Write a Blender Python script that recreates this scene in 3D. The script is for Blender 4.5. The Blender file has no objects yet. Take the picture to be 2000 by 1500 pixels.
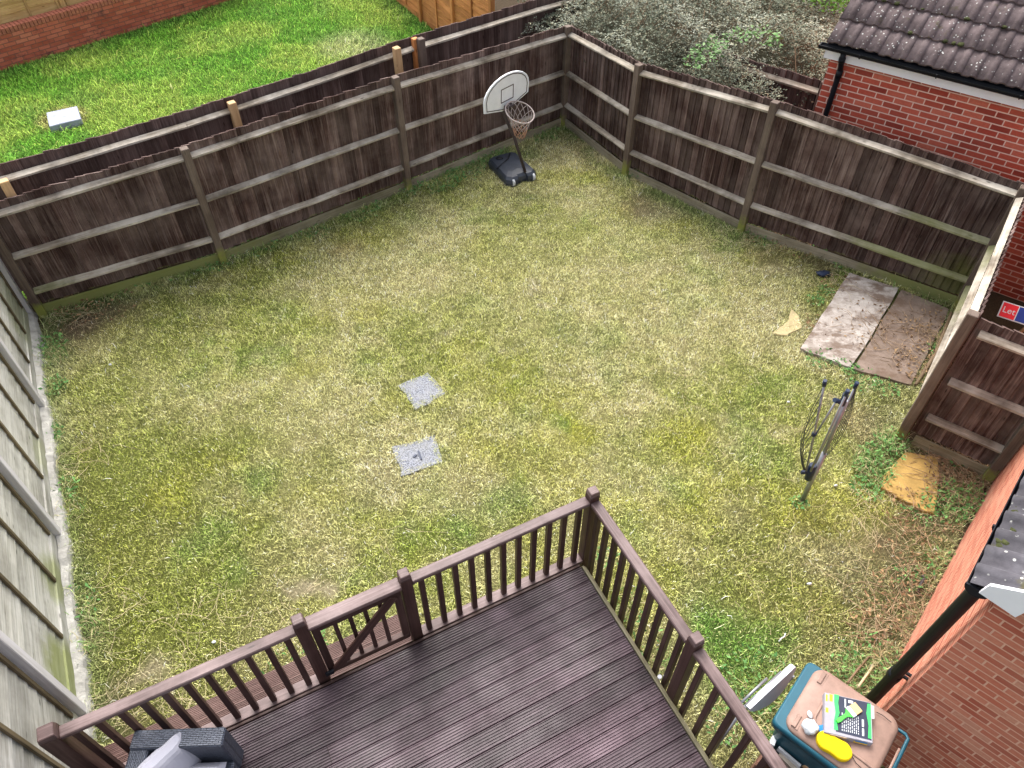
import bpy, math, random
import numpy as np
from mathutils import Vector
random.seed(7); rng = np.random.default_rng(11)
R = math.radians
SC = bpy.context.scene
COL = SC.collection
# ---------------------------------------------------------------- camera
FPX, CAMH, PITCH = 1450.0, 6.4, 46.834
cam_d = bpy.data.cameras.new('camera'); cam = bpy.data.objects.new('camera', cam_d); COL.objects.link(cam)
cam.location = (0, 0, CAMH); cam.rotation_euler = (R(90 - PITCH), 0, 0)
cam_d.sensor_width = 36; cam_d.lens = 36 * FPX / 2000; cam_d.clip_start = .05; cam_d.clip_end = 500
SC.camera = cam
SC.render.resolution_x, SC.render.resolution_y = 1024, 768
# ---------------------------------------------------------------- light
w = bpy.data.worlds.new('World'); SC.world = w; w.use_nodes = True
nt = w.node_tree; bg = nt.nodes['Background']
sky = nt.nodes.new('ShaderNodeTexSky'); sky.sky_type = 'NISHITA'; sky.sun_disc = False
SUN_EL, SUN_AZ = 54, 345
sky.sun_elevation = R(SUN_EL); sky.sun_rotation = R(SUN_AZ); sky.air_density = 1.0; sky.dust_density = 6.0; sky.ozone_density = 1.0
hs = nt.nodes.new('ShaderNodeHueSaturation'); hs.inputs['Saturation'].default_value = .35
nt.links.new(sky.outputs[0], hs.inputs['Color']); nt.links.new(hs.outputs[0], bg.inputs[0]); bg.inputs[1].default_value = .15
sd = bpy.data.lights.new('sun', 'SUN'); so = bpy.data.objects.new('sun', sd); COL.objects.link(so)
sd.energy = 1.1; sd.angle = R(50); sd.color = (1, .96, .9)
so.rotation_euler = (R(90 - SUN_EL), 0, R(180 - SUN_AZ))
so.location = (0, 0, 20)
SC.view_settings.view_transform = 'Standard'; SC.view_settings.look = 'None'; SC.view_settings.gamma = 1
SC.view_settings.exposure = 1.36
SC.render.engine = 'CYCLES'; SC.cycles.max_bounces = 6; SC.cycles.diffuse_bounces = 3
# ---------------------------------------------------------------- placing: a pixel of the 2000 px photograph -> a point of the place
_p = R(PITCH); _F = np.array([0, math.cos(_p), -math.sin(_p)]); _U = np.array([0, math.sin(_p), math.cos(_p)])
def ray(px, py): return _F * FPX + np.array([1., 0, 0]) * (px - 1000) + _U * (750 - py)
def G(px, py, z=0.):
    r = ray(px, py); t = (z - CAMH) / r[2]; return Vector((r[0] * t, r[1] * t, z))
def onY(px, py, Y):
    r = ray(px, py); t = Y / r[1]; return Vector((r[0] * t, Y, CAMH + r[2] * t))
def V(*a): return Vector(a)
def hor(v): return Vector((v[0], v[1], 0))
def at(p, z): return Vector((p[0], p[1], z))
UP = Vector((0, 0, 1))
# ---------------------------------------------------------------- objects
def props(o, label=None, cat=None, group=None, kind=None):
    if label: o['label'] = label
    if cat: o['category'] = cat
    if group: o['group'] = group
    if kind: o['kind'] = kind
    return o
def thing(name, label, cat, loc=(0, 0, 0), group=None):
    o = bpy.data.objects.new(name, None); COL.objects.link(o); o.location = loc; o.empty_display_size = .1
    return props(o, label, cat, group)
def wpos(o):
    p = Vector((0, 0, 0))
    while o: p = p + o.location; o = o.parent
    return p
class MB:
    def __init__(s): s.v = []; s.f = []; s.uv = []; s.r = []; s.sm = []
    def face(s, pts, uv=None, rnd=0., sm=False):
        i = len(s.v); s.v += [tuple(p) for p in pts]; s.f.append(tuple(range(i, i + len(pts))))
        s.uv += uv if uv else [(p[0], p[1]) for p in pts]; s.r.append(rnd); s.sm.append(sm)
    def box(s, c, ax, ay, az, rnd=None, top=None):
        """box centred at c with full edge vectors ax (the long one, the grain), ay, az; top = scale of the +az end"""
        if rnd is None: rnd = random.random()
        ax, ay, az, c = Vector(ax), Vector(ay), Vector(az), Vector(c)
        la, lb, lc = ax.length, ay.length, az.length; i = len(s.v); tp = top if top is not None else 1
        for z in (-.5, .5):
            k = tp if z > 0 else 1
            for x, y in ((-.5, -.5), (.5, -.5), (.5, .5), (-.5, .5)): s.v.append(tuple(c + ax * x * k + ay * y * k + az * z))
        o = rnd * 31.7; q = o * 1.7
        for f, (a, b) in (((0, 3, 2, 1), (la, lb)), ((4, 5, 6, 7), (la, lb)), ((0, 1, 5, 4), (la, lc)), ((2, 3, 7, 6), (la, lc)), ((1, 2, 6, 5), (0, 0)), ((3, 0, 4, 7), (0, 0))):
            s.f.append(tuple(i + k for k in f)); s.r.append(rnd); s.sm.append(False)
            if f == (0, 3, 2, 1): s.uv += [(o, q), (o, q + b), (o + a, q + b), (o + a, q)]
            elif a: s.uv += [(o, q), (o + a, q), (o + a, q + b), (o, q + b)]
            else: s.uv += [(o, q), (o + lb * .2, q), (o + lb * .2, q + lc), (o, q + lc)]
        return s
    def beam(s, a, b, w, h, side=None, rnd=None, up=None):
        """bar from a to b, w wide (horizontal), h high"""
        a, b = Vector(a), Vector(b); d = b - a; u = Vector(up) if up else (UP if abs(d.normalized().z) < .9 else V(1, 0, 0))
        if side is not None: sx = Vector(side).normalized()
        else: sx = d.cross(u).normalized()
        return s.box((a + b) / 2, d, sx * w, sx.cross(d).normalized() * h, rnd)
    def post(s, p, z0, z1, w, d, dirx, rnd=None):
        dx = hor(dirx).normalized(); dy = UP.cross(dx)
        return s.box(at(p, (z0 + z1) / 2), UP * (z1 - z0), dx * w, dy * d, rnd)
    def tube(s, pts, r, n=8, cap=True, rnd=0.):
        pts = [Vector(p) for p in pts]; rr = r if isinstance(r, (list, tuple)) else [r] * len(pts)
        i0 = len(s.v); L = 0; prev = None; rows = []
        for k, p in enumerate(pts):
            d = (pts[min(k + 1, len(pts) - 1)] - pts[max(k - 1, 0)])
            if d.length < 1e-9: d = UP.copy()
            d.normalize()
            if prev is None: a = d.orthogonal().normalized()
            else: a = (prev - d * prev.dot(d)).normalized()
            prev = a; b = d.cross(a)
            for j in range(n):
                t = 2 * math.pi * j / n; s.v.append(tuple(p + (a * math.cos(t) + b * math.sin(t)) * rr[k]))
            if k: L += (pts[k] - pts[k - 1]).length
            rows.append(L)
        for k in range(len(pts) - 1):
            for j in range(n):
                a0 = i0 + k * n + j; a1 = i0 + k * n + (j + 1) % n
                s.f.append((a0, a1, a1 + n, a0 + n)); s.r.append(rnd); s.sm.append(True)
                s.uv += [(rows[k], j / n), (rows[k], (j + 1) / n), (rows[k + 1], (j + 1) / n), (rows[k + 1], j / n)]
        if cap:
            for base, rev in ((i0, True), (i0 + (len(pts) - 1) * n, False)):
                f = [base + j for j in range(n)]
                if rev: f.reverse()
                s.f.append(tuple(f)); s.r.append(rnd); s.sm.append(False); s.uv += [(0, 0)] * n
        return s
    def prism(s, outline, nrm, h, rnd=0., chamfer=0.):
        """closed outline (3-D points, counter-clockwise seen from +nrm) given thickness h along nrm"""
        nrm = Vector(nrm).normalized(); o = [Vector(p) for p in outline]; n = len(o); c = sum(o, Vector()) / n
        rings = [o, [p + nrm * (h - chamfer) for p in o]]
        if chamfer: rings.append([c + (p - c) * max(0, 1 - chamfer / max((p - c).length, 1e-6)) + nrm * h for p in o])
        i0 = len(s.v)
        for rg in rings: s.v += [tuple(p) for p in rg]
        def pf(ids):
            s.f.append(tuple(ids)); s.r.append(rnd); s.sm.append(False); s.uv += [(s.v[k][0], s.v[k][1]) for k in ids]
        for q in range(len(rings) - 1):
            for j in range(n):
                a = i0 + q * n + j; b = i0 + q * n + (j + 1) % n; pf((a, b, b + n, a + n))
        pf([i0 + (len(rings) - 1) * n + j for j in range(n)]); pf([i0 + j for j in reversed(range(n))])
        return s
    def blob(s, c, r, n=8, m=6, jit=.12, rnd=0., sq=1.):
        c = Vector(c); r = r if isinstance(r, (tuple, list)) else (r, r, r); i0 = len(s.v)
        for i in range(m + 1):
            ph = math.pi * i / m
            for j in range(n):
                th = 2 * math.pi * j / n; k = 1 + random.uniform(-jit, jit)
                if i in (0, m): k = 1
                s.v.append((c.x + r[0] * k * math.sin(ph) * math.cos(th), c.y + r[1] * k * math.sin(ph) * math.sin(th), c.z + r[2] * k * math.cos(ph)))
        for i in range(m):
            for j in range(n):
                a = i0 + i * n + j; b = i0 + i * n + (j + 1) % n
                s.f.append((a, a + n, b + n, b)); s.r.append(rnd); s.sm.append(True); s.uv += [(0, 0)] * 4
        return s
    def build(s, name, mat, parent=None, bevel=0., mods=None):
        m = bpy.data.meshes.new(name); off = wpos(parent) if parent else Vector((0, 0, 0))
        m.from_pydata([(a - off.x, b - off.y, c - off.z) for a, b, c in s.v], [], s.f)
        ul = m.uv_layers.new(name='UVMap'); ul.data.foreach_set('uv', np.array(s.uv, dtype=np.float32).ravel())
        at_ = m.attributes.new('rnd', 'FLOAT', 'FACE'); at_.data.foreach_set('value', np.array(s.r, dtype=np.float32))
        m.polygons.foreach_set('use_smooth', np.array(s.sm, dtype=bool)); m.materials.append(mat); m.update()
        o = bpy.data.objects.new(name, m); COL.objects.link(o)
        if parent: o.parent = parent
        if bevel:
            b = o.modifiers.new('bevel', 'BEVEL'); b.width = bevel; b.segments = 1; b.limit_method = 'ANGLE'; b.angle_limit = R(50)
        return o
# ---------------------------------------------------------------- materials
class NT:
    def __init__(s, name, rough=.7, spec=.3, metal=0.):
        s.m = bpy.data.materials.new(name); s.m.use_nodes = True; s.t = s.m.node_tree; s.b = s.t.nodes['Principled BSDF']
        s.b.inputs['Roughness'].default_value = rough; s.b.inputs['Metallic'].default_value = metal
        s.b.inputs['Specular IOR Level'].default_value = spec
    def n(s, ty, **k):
        x = s.t.nodes.new('ShaderNode' + ty)
        for a, v in k.items(): setattr(x, a, v)
        return x
    def l(s, a, b): s.t.links.new(a, b)
    def setv(s, sock, v):
        if isinstance(v, bpy.types.NodeSocket): s.l(v, sock)
        elif isinstance(v, (tuple, list)): sock.default_value = tuple(v) + (1,) if len(v) == 3 and sock.type == 'RGBA' else tuple(v)
        else: sock.default_value = v
    def uv(s, scale=(1, 1, 1), loc=(0, 0, 0)): return s.mapn(s.n('TexCoord').outputs['UV'], scale, loc)
    def pos(s, scale=(1, 1, 1), loc=(0, 0, 0)): return s.mapn(s.n('NewGeometry').outputs['Position'], scale, loc)
    def mapn(s, src, scale, loc=(0, 0, 0)):
        m = s.n('Mapping'); m.inputs['Scale'].default_value = scale; m.inputs['Location'].default_value = loc; s.l(src, m.inputs[0]); return m.outputs[0]
    def noise(s, vec, scale=1., detail=4, rough=.6):
        x = s.n('TexNoise'); s.l(vec, x.inputs['Vector']); x.inputs['Scale'].default_value = scale; x.inputs['Detail'].default_value = detail; x.inputs['Roughness'].default_value = rough; return x.outputs['Fac']
    def ramp(s, fac, stops):
        x = s.n('ValToRGB'); s.l(fac, x.inputs[0]); e = x.color_ramp.elements
        while len(e) < len(stops): e.new(.5)
        for el, (p, c) in zip(e, stops):
            el.position = p; el.color = (c, c, c, 1) if isinstance(c, (int, float)) else tuple(c) + (1,)
        return x.outputs[0]
    def mix(s, fac, a, b, mode='MIX'):
        x = s.n('Mix', data_type='RGBA', blend_type=mode); s.setv(x.inputs['Factor'], fac); s.setv(x.inputs[6], a); s.setv(x.inputs[7], b); return x.outputs[2]
    def math(s, op, a, b=0.):
        x = s.n('Math', operation=op, use_clamp=(op in ('ADD', 'MULTIPLY', 'SUBTRACT'))); s.setv(x.inputs[0], a); s.setv(x.inputs[1], b); return x.outputs[0]
    def attr(s, name, out='Fac'): return s.n('Attribute', attribute_name=name).outputs[out]
    def bump(s, h, dist=.002, strength=.6):
        x = s.n('Bump'); x.inputs['Distance'].default_value = dist; x.inputs['Strength'].default_value = strength; s.l(h, x.inputs['Height']); s.l(x.outputs[0], s.b.inputs['Normal'])
    def color(s, c): s.setv(s.b.inputs['Base Color'], c); return s
def wood(name, dark, mid, light, rough=.75, patch=.5, moss=None, streak=1., board=.5, spec=.2, lowmoss=0., knots=True, wet=False):
    k = NT(name, rough, spec); rnd = k.attr('rnd')
    g = k.noise(k.uv((2.2, 55, 1)), 1, 6, .65); g2 = k.noise(k.uv((.8, 14, 1)), 1, 4, .6)
    c = k.ramp(k.math('ADD', k.math('MULTIPLY', g, .6 * streak), k.math('MULTIPLY', g2, 1 - .6 * streak)), [(.3, dark), (.5, mid), (.72, light)])
    pn = k.noise(k.pos(), 1.7, 5, .65); c = k.mix(k.math('MULTIPLY', k.ramp(pn, [(.42, 0.), (.68, 1.)]), patch), c, light)
    pn2 = k.noise(k.pos(loc=(7, 3, 1)), 2.6, 4, .6); c = k.mix(k.math('MULTIPLY', k.ramp(pn2, [(.45, 0.), (.7, 1.)]), patch), c, dark)
    v = k.math('ADD', k.math('MULTIPLY', rnd, board), 1 - board / 2)
    x = k.n('Math', operation='MULTIPLY'); k.setv(x.inputs[0], rnd); x.inputs[1].default_value = board
    y = k.n('Math', operation='ADD'); k.l(x.outputs[0], y.inputs[0]); y.inputs[1].default_value = 1 - board / 2
    h = k.n('HueSaturation'); k.l(c, h.inputs['Color']); k.l(y.outputs[0], h.inputs['Value']); c = h.outputs[0]
    if knots:
        vr = k.n('TexVoronoi'); k.l(k.uv((3.1, 11, 1)), vr.inputs['Vector']); vr.inputs['Scale'].default_value = 1.; 
        c = k.mix(k.math('MULTIPLY', k.ramp(vr.outputs['Distance'], [(.05, 1.), (.12, 0.)]), .7), c, tuple(q * .45 for q in dark))
    mn = k.noise(k.pos(), 5., 5, .7)
    for (cx, cy, cz, rad, amt) in (moss or []):
        d = k.n('VectorMath', operation='DISTANCE'); k.l(k.n('NewGeometry').outputs['Position'], d.inputs[0]); d.inputs[1].default_value = (cx, cy, cz)
        dn = k.math('DIVIDE', d.outputs['Value'], rad)
        m = k.math('MULTIPLY', k.ramp(k.math('SUBTRACT', k.math('ADD', mn, .45), dn), [(.1, 0.), (.5, 1.)]), amt)
        c = k.mix(m, c, (.20, .23, .06))
    if lowmoss:
        sx = k.n('SeparateXYZ'); k.l(k.n('NewGeometry').outputs['Position'], sx.inputs[0])
        zz = k.math('SUBTRACT', 1., k.math('DIVIDE', sx.outputs[2], lowmoss))
        m = k.ramp(k.math('MULTIPLY', k.math('ADD', zz, .3), mn), [(.3, 0.), (.52, 1.)]); c = k.mix(k.math('MULTIPLY', m, .8), c, (.24, .27, .05))
    if wet: k.l(k.ramp(k.noise(k.pos(loc=(2, 8, 0)), 1.3, 5, .7), [(.35, .30), (.65, .62)]), k.b.inputs['Roughness'])
    k.color(c); k.bump(g, .003, .5); return k.m
def flat(name, c, rough=.6, var=.15, scale=6., metal=0., spec=.2, bump=0., bscale=80):
    k = NT(name, rough, spec, metal); n1 = k.noise(k.pos(), scale, 5, .65)
    k.color(k.mix(k.ramp(n1, [(.3, 0.), (.7, 1.)]), tuple(q * (1 - var) for q in c), tuple(min(1, q * (1 + var)) for q in c)))
    if bump: k.bump(k.noise(k.pos(), bscale, 4, .7), bump, .7)
    return k.m
def brick(name, cols, mortar, soot=0., bs=1., sootcol=(.03, .03, .035)):
    k = NT(name, .85, .2); u = k.uv((bs, bs, 1)); b = k.n('TexBrick'); k.l(u, b.inputs['Vector']); b.offset = .5
    for i, (nm, v) in enumerate((('Scale', 1.), ('Mortar Size', .0075), ('Mortar Smooth', .15), ('Bias', -.1), ('Brick Width', .225), ('Row Height', .075))): b.inputs[nm].default_value = v
    b.inputs['Color1'].default_value = (0, 0, 0, 1); b.inputs['Color2'].default_value = (1, 1, 1, 1); b.inputs['Mortar'].default_value = (.5, .5, .5, 1)
    c = k.ramp(b.outputs['Color'], [(0., cols[0]), (.35, cols[1]), (.65, cols[2]), (1., cols[3])])
    n1 = k.noise(k.uv((1, 1.6, 1)), 30, 5, .7); c = k.mix(k.ramp(n1, [(.35, .0), (.75, .55)]), c, cols[0])
    n2 = k.noise(k.uv(), 2.3, 4, .6); c = k.mix(k.ramp(n2, [(.4, 0.), (.75, .35)]), c, cols[3])
    mc = k.mix(k.noise(k.uv(), 9, 4), tuple(q * .8 for q in mortar), mortar); c = k.mix(b.outputs['Fac'], c, mc)
    if soot: c = k.mix(k.math('MULTIPLY', k.ramp(k.noise(k.uv(loc=(3, 1, 0)), 1.6, 6, .75), [(.54, 0.), (.7, 1.)]), soot), c, sootcol)
    k.color(c); hh = k.math('SUBTRACT', k.math('ADD', k.math('MULTIPLY', n1, .3), .6), k.math('MULTIPLY', b.outputs['Fac'], .6)); k.bump(hh, .006, .8); return k.m
R3p = G(1868, 600); P0p = G(85, 615)
M = {}
M['fence'] = wood('fence_wood', (.022, .012, .010), (.072, .043, .038), (.26, .20, .18), patch=.45, board=.8, spec=.04, lowmoss=.24, moss=[(R3p.x, R3p.y, 0.1, .9, .35)])
M['fence2'] = wood('far_fence_wood', (.035, .02, .018), (.095, .062, .055), (.21, .16, .145), patch=.35, board=.6, spec=.04)
M['rail'] = wood('rail_wood', (.055, .042, .03), (.29, .245, .19), (.58, .53, .46), patch=.75, board=.3, spec=.1, moss=[(R3p.x - .3, R3p.y+.2, 0.6, 1.3, .5), (R3p.x - .8, R3p.y + .5, .2, 1.1, .4), (P0p.x, P0p.y, .2, .8, .4)])
M['post'] = wood('post_wood', (.055, .037, .03), (.12, .088, .072), (.22, .175, .14), patch=.4, board=.3, lowmoss=.4)
M['gravelpale'] = wood('pale_gravel_board_wood', (.12, .095, .06), (.26, .225, .16), (.40, .36, .28), patch=.5, board=.3, spec=.1, moss=[(R3p.x - .2, R3p.y, .1, 1.5, .75)])
M['gravel'] = wood('gravel_board_wood', (.10, .085, .05), (.20, .18, .11), (.36, .32, .23), patch=.5, board=.3, moss=[(P0p.x + 1., P0p.y + .4, 0, 2.6, .8), (R3p.x, R3p.y, .1, 1.6, .6)])
M['newpost'] = wood('new_post_wood', (.36, .2, .09), (.55, .35, .18), (.68, .48, .28), patch=.2, board=.1)
M['orange'] = wood('orange_fence_wood', (.24, .08, .025), (.46, .18, .06), (.62, .30, .12), patch=.3, board=.5)
M['yellow'] = wood('pale_fence_wood', (.34, .19, .07), (.52, .33, .13), (.66, .47, .22), patch=.3, board=.3)
M['grey'] = wood('grey_panel_wood', (.16, .15, .125), (.40, .39, .35), (.64, .63, .60), patch=.5, board=.35, spec=.1, moss=[(-4.25, 3.3, .2, .42, .6), (-3.75, 2.45, .25, .5, .75), (-6, 6.9, .3, .8, .4), (-5, 4.8, .1, .4, .4)])
M['greypost'] = wood('pale_post_wood', (.42, .40, .40), (.56, .54, .55), (.68, .66, .69), patch=.3, board=.2, knots=False)
M['batten'] = wood('brown_batten_wood', (.07, .05, .03), (.13, .10, .06), (.21, .17, .11), patch=.4, board=.3)
M['deck'] = wood('deck_board_wood', (.018, .009, .011), (.058, .035, .043), (.17, .12, .14), rough=.42, patch=.6, board=.6, spec=.35, wet=True)
M['deckrail'] = wood('stained_railing_wood', (.024, .011, .009), (.048, .024, .020), (.10, .06, .053), rough=.5, patch=.35, board=.4, spec=.25)
M['handrail'] = wood('handrail_wood', (.04, .022, .02), (.10, .062, .06), (.25, .185, .18), rough=.45, patch=.6, board=.25, spec=.3)
M['step'] = wood('step_board_wood', (.05, .025, .02), (.11, .06, .052), (.22, .14, .12), rough=.5, patch=.4, board=.4)
M['stick'] = wood('dry_stick_wood', (.16, .10, .06), (.30, .2, .12), (.45, .34, .22), patch=.3, board=.8)
M['brick'] = brick('garage_brick', [(.28, .045, .03), (.46, .08, .048), (.56, .11, .066), (.62, .19, .12)], (.86, .58, .47))
M['brickw'] = brick('garden_wall_brick', [(.36, .085, .05), (.50, .13, .08), (.56, .16, .10), (.62, .22, .14)], (.26, .11, .08), soot=.9)
M['brickh'] = brick('outbuilding_brick', [(.36, .09, .056), (.48, .14, .086), (.56, .21, .135), (.54, .29, .20)], (.70, .39, .28), bs=1.25)
M['white'] = flat('white_fascia', (.82, .82, .86), .35, .04, 3)
M['black'] = flat('black_gutter_plastic', (.008, .009, .013), .5, .3, 4, spec=.2)
M['soil'] = flat('dark_soil', (.05, .035, .022), .95, .5, 5, bump=.02, bscale=25)
# roof tile: concrete with lichen
def tilemat(name, a, b, spots):
    k = NT(name, .8, .25); n = k.noise(k.pos(), 9, 6, .7); c = k.ramp(n, [(.3, a), (.7, b)])
    h = k.n('HueSaturation'); k.l(c, h.inputs['Color']); x = k.n('Math', operation='MULTIPLY_ADD'); k.l(k.attr('rnd'), x.inputs[0]); x.inputs[1].default_value = .4; x.inputs[2].default_value = .8; k.l(x.outputs[0], h.inputs['Value']); c = h.outputs[0]
    vo = k.n('TexVoronoi'); k.l(k.pos(), vo.inputs['Vector']); vo.inputs['Scale'].default_value = 22.
    sp = k.math('MULTIPLY', k.ramp(vo.outputs['Distance'], [(.15, 1.), (.24, 0.)]), k.ramp(k.noise(k.pos(), 7, 4, .7), [(.46, 0.), (.56, 1.)]))
    c = k.mix(k.math('MULTIPLY', sp, spots), c, (.66, .66, .62))
    ms = k.ramp(k.noise(k.pos(loc=(5, 2, 9)), 4.5, 6, .75), [(.6, 0.), (.7, .7)]); c = k.mix(ms, c, (.10, .09, .03))
    k.color(c); k.bump(k.noise(k.pos(), 120, 3, .7), .003, .6); return k.m
M['tile'] = tilemat('brown_roof_tile', (.085, .062, .062), (.19, .145, .145), 1.)
M['tile2'] = tilemat('grey_roof_tile', (.045, .042, .05), (.105, .10, .115), 1.)
M['moss'] = flat('roof_moss', (.045, .05, .018), .95, .5, 14, bump=.01)
M['sand'] = flat('sandstone', (.36, .235, .075), .85, .28, 6, bump=.006, bscale=30)
M['sand2'] = flat('pale_sandstone', (.42, .34, .19), .9, .2, 6, bump=.006, bscale=30)
# ---------------------------------------------------------------- fences
def arris(mb, a, b, n, w=.066, h=.098, rnd=None):
    """weathered triangular rail from a to b, its point towards n"""
    rnd = random.random() if rnd is None else rnd; a, b = Vector(a), Vector(b); d = b - a; L = d.length; S = max(2, int(L / .35)); i0 = len(mb.v)
    for k in range(S + 1):
        p = a + d * k / S; j = [random.uniform(-.0055, .0055) for _ in range(4)] if 0 < k < S else [0] * 4
        mb.v += [tuple(p + UP * (h / 2 + j[0])), tuple(p + UP * (.012 + j[1]) + n * w), tuple(p + UP * (-.012 + j[2]) + n * w), tuple(p - UP * (h / 2 + j[3]))]
    o = rnd * 31
    for k in range(S):
        for q in range(4):
            A = i0 + k * 4 + q; B = i0 + k * 4 + (q + 1) % 4
            mb.f.append((A, B, B + 4, A + 4)); mb.r.append(rnd); mb.sm.append(False)
            u0, u1 = o + L * k / S, o + L * (k + 1) / S; v0, v1 = o + q * .06, o + q * .06 + .06
            mb.uv += [(u0, v0), (u0, v1), (u1, v1), (u1, v0)]
    for e, rv in ((i0, 1), (i0 + S * 4, 0)):
        f = [e, e + 1, e + 2, e + 3]; f = f[::-1] if rv else f
        mb.f.append(tuple(f)); mb.r.append(rnd); mb.sm.append(False); mb.uv += [(0, 0), (.02, 0), (.02, .02), (0, .02)]
def board_bay(mb, a, b, za, zb, n, zbot=.16, pitch=.098, off=-.045, jit=.010):
    a, b = hor(a), hor(b); d = (b - a); L = d.length; d.normalize(); k = max(1, round(L / pitch)); pt = L / k
    for i in range(k):
        t = (i + .5) / k; z1 = za + (zb - za) * t + random.uniform(-jit, jit); z0 = zbot + random.uniform(-.006, .004)
        wd = pt * random.uniform(1.14, 1.26); ang = .16 + random.uniform(-.03, .03)
        dx = (d * math.cos(ang) + n * math.sin(ang)); ny = UP.cross(dx)
        c = a + d * (pt * (i + .5)) + n * (off + random.uniform(-.002, .002))
        mb.box(at(c, (z0 + z1) / 2), UP * (z1 - z0), dx * wd, ny * .016)
def closeboard(name, label, pts, zt, target, posts=None, rails=(1.60, .98, .39), gz=.15, gmat=None, fm='fence', pz=0., group=None, postmats=None, post_off=0., base=True):
    t = thing(name, label, 'fence', (pts[0].x, pts[0].y, 0), group)
    N = []
    for i in range(len(pts) - 1):
        d = hor(pts[i + 1] - pts[i]).normalized(); n = V(-d.y, d.x, 0)
        if n.dot(hor(Vector(target)) - hor(pts[i] + pts[i + 1]) / 2) < 0: n = -n
        N.append(n); a, b = pts[i], pts[i + 1]
        mb = MB(); board_bay(mb, a, b, zt[i], zt[i + 1], n, zbot=gz + .01 if base else .0); mb.build('board_panel', M[fm], t)
        for r in rails:
            k = r / 1.75; ra = at(a + d * .045, k * zt[i]) + n * -.03; rb = at(b - d * .045, k * zt[i + 1]) + n * -.03
            mb = MB(); arris(mb, ra, rb, n); mb.build('rail', M['rail'], t)
        if base:
            mb = MB(); mb.box(at((a + b) / 2 - n * .01, gz / 2), hor(b - a) - d * .1, n * .022, UP * gz); mb.build('gravel_board', M[gmat[i] if gmat else 'gravel'], t, bevel=.003)
    for i, p in enumerate(pts):
        if posts is not None and i not in posts: continue
        dd = hor(pts[min(i + 1, len(pts) - 1)] - pts[max(i - 1, 0)]); mb = MB(); mb.post(p + N[min(i, len(N) - 1)] * (.01 + post_off), -.1, zt[i] + pz + random.uniform(-.005, .01), .098, .098, dd)
        mb.build('post', M[(postmats or {}).get(i, 'post')], t, bevel=.006)
    return t
P0, PB, PA, PC = G(85, 615), G(437, 512), G(797, 372), G(1100, 245)
PR1, PR2, PR3 = G(1222, 342), G(1447, 452), G(1868, 600)
PS, PS2 = G(1755, 860), G(1925, 938)
GC = (0, 6, 0)
closeboard('closeboard_fence', 'long dark fence with three rails behind the basketball hoop, mossy along its foot',
           [P0, PB, PA, PC], [1.60, 1.75, 1.80, 1.68], GC, posts=(0, 1, 2), gmat=['gravel', 'gravel', 'gravelpale'])
closeboard('closeboard_fence', 'dark fence in front of the bush and garage, ending at the two paving slabs',
           [PC, PR1, PR2, PR3], [1.68, 1.79, 1.98, 1.80], GC, rails=(1.62, .97, .40), gmat=['gravelpale'] * 3)
ds = (PS - PR3).normalized()
closeboard('closeboard_fence', 'short fence seen from above almost edge-on, pale top rail, beside the paving slabs', [PR3 + ds * .06, PS], [1.80, 1.84], (1.0, 6, 0), posts=(1,), pz=.01, rails=(1.63, .99, .39))
dq = (PS2 - PS).normalized()
closeboard('closeboard_fence', 'short dark fence panel between the yellow stone and the letting board', [PS + dq * .07, PS2], [1.80, 1.80], (3, 3, 0), posts=(1,), rails=(1.60, .98, .45), gz=.17)
# the neighbour's parallel fence, one step behind
nf = [G(-420, 440, 1.8), G(8, 338, 1.8), G(447, 190, 1.8), G(776, 85, 1.8), G(820, 67, 1.8), G(1050, -2, 1.8), G(1180, -34, 1.8)]
nfd = [hor(p) for p in nf]
pn = V(.62, -.78, 0)
nt_ = thing('closeboard_fence', 'neighbours dark fence with new pale posts, between the garden fence and the green lawn', 'fence', tuple(nfd[1]))
line = [hor(G(px, py, 1.8)) for px, py in ((-420, 425), (0, 325), (355, 222), (600, 143), (800, 75), (1050, 0), (1180, -36))]
for i in range(len(line) - 1):
    a, b = line[i], line[i + 1]; d = (b - a).normalized(); n = V(d.y, -d.x, 0)
    mb = MB(); board_bay(mb, a, b, 1.8, 1.8, n, zbot=.1); mb.build('board_panel', M['fence2'], nt_)
    for z in (1.64, 1.0): mb = MB(); arris(mb, at(a, z), at(b, z), n, .07, .085); mb.build('rail', M['rail'], nt_)
for (px, py, mt, zz, wd) in ((3, 348, 'newpost', 1.78, .1), (448, 196, 'newpost', 1.78, .1), (770, 90, 'greypost', 1.84, .1), (806, 72, 'orange', 1.8, .09), (817, 72, 'post', 1.82, .1)):
    p = hor(G(px, py, zz)); mb = MB(); mb.post(p + pn * .06, -.1, zz, wd, wd, V(.8, .6, 0)); mb.build('post', M['newpost' if mt == 'greypost' else mt], nt_, bevel=.006)
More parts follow.
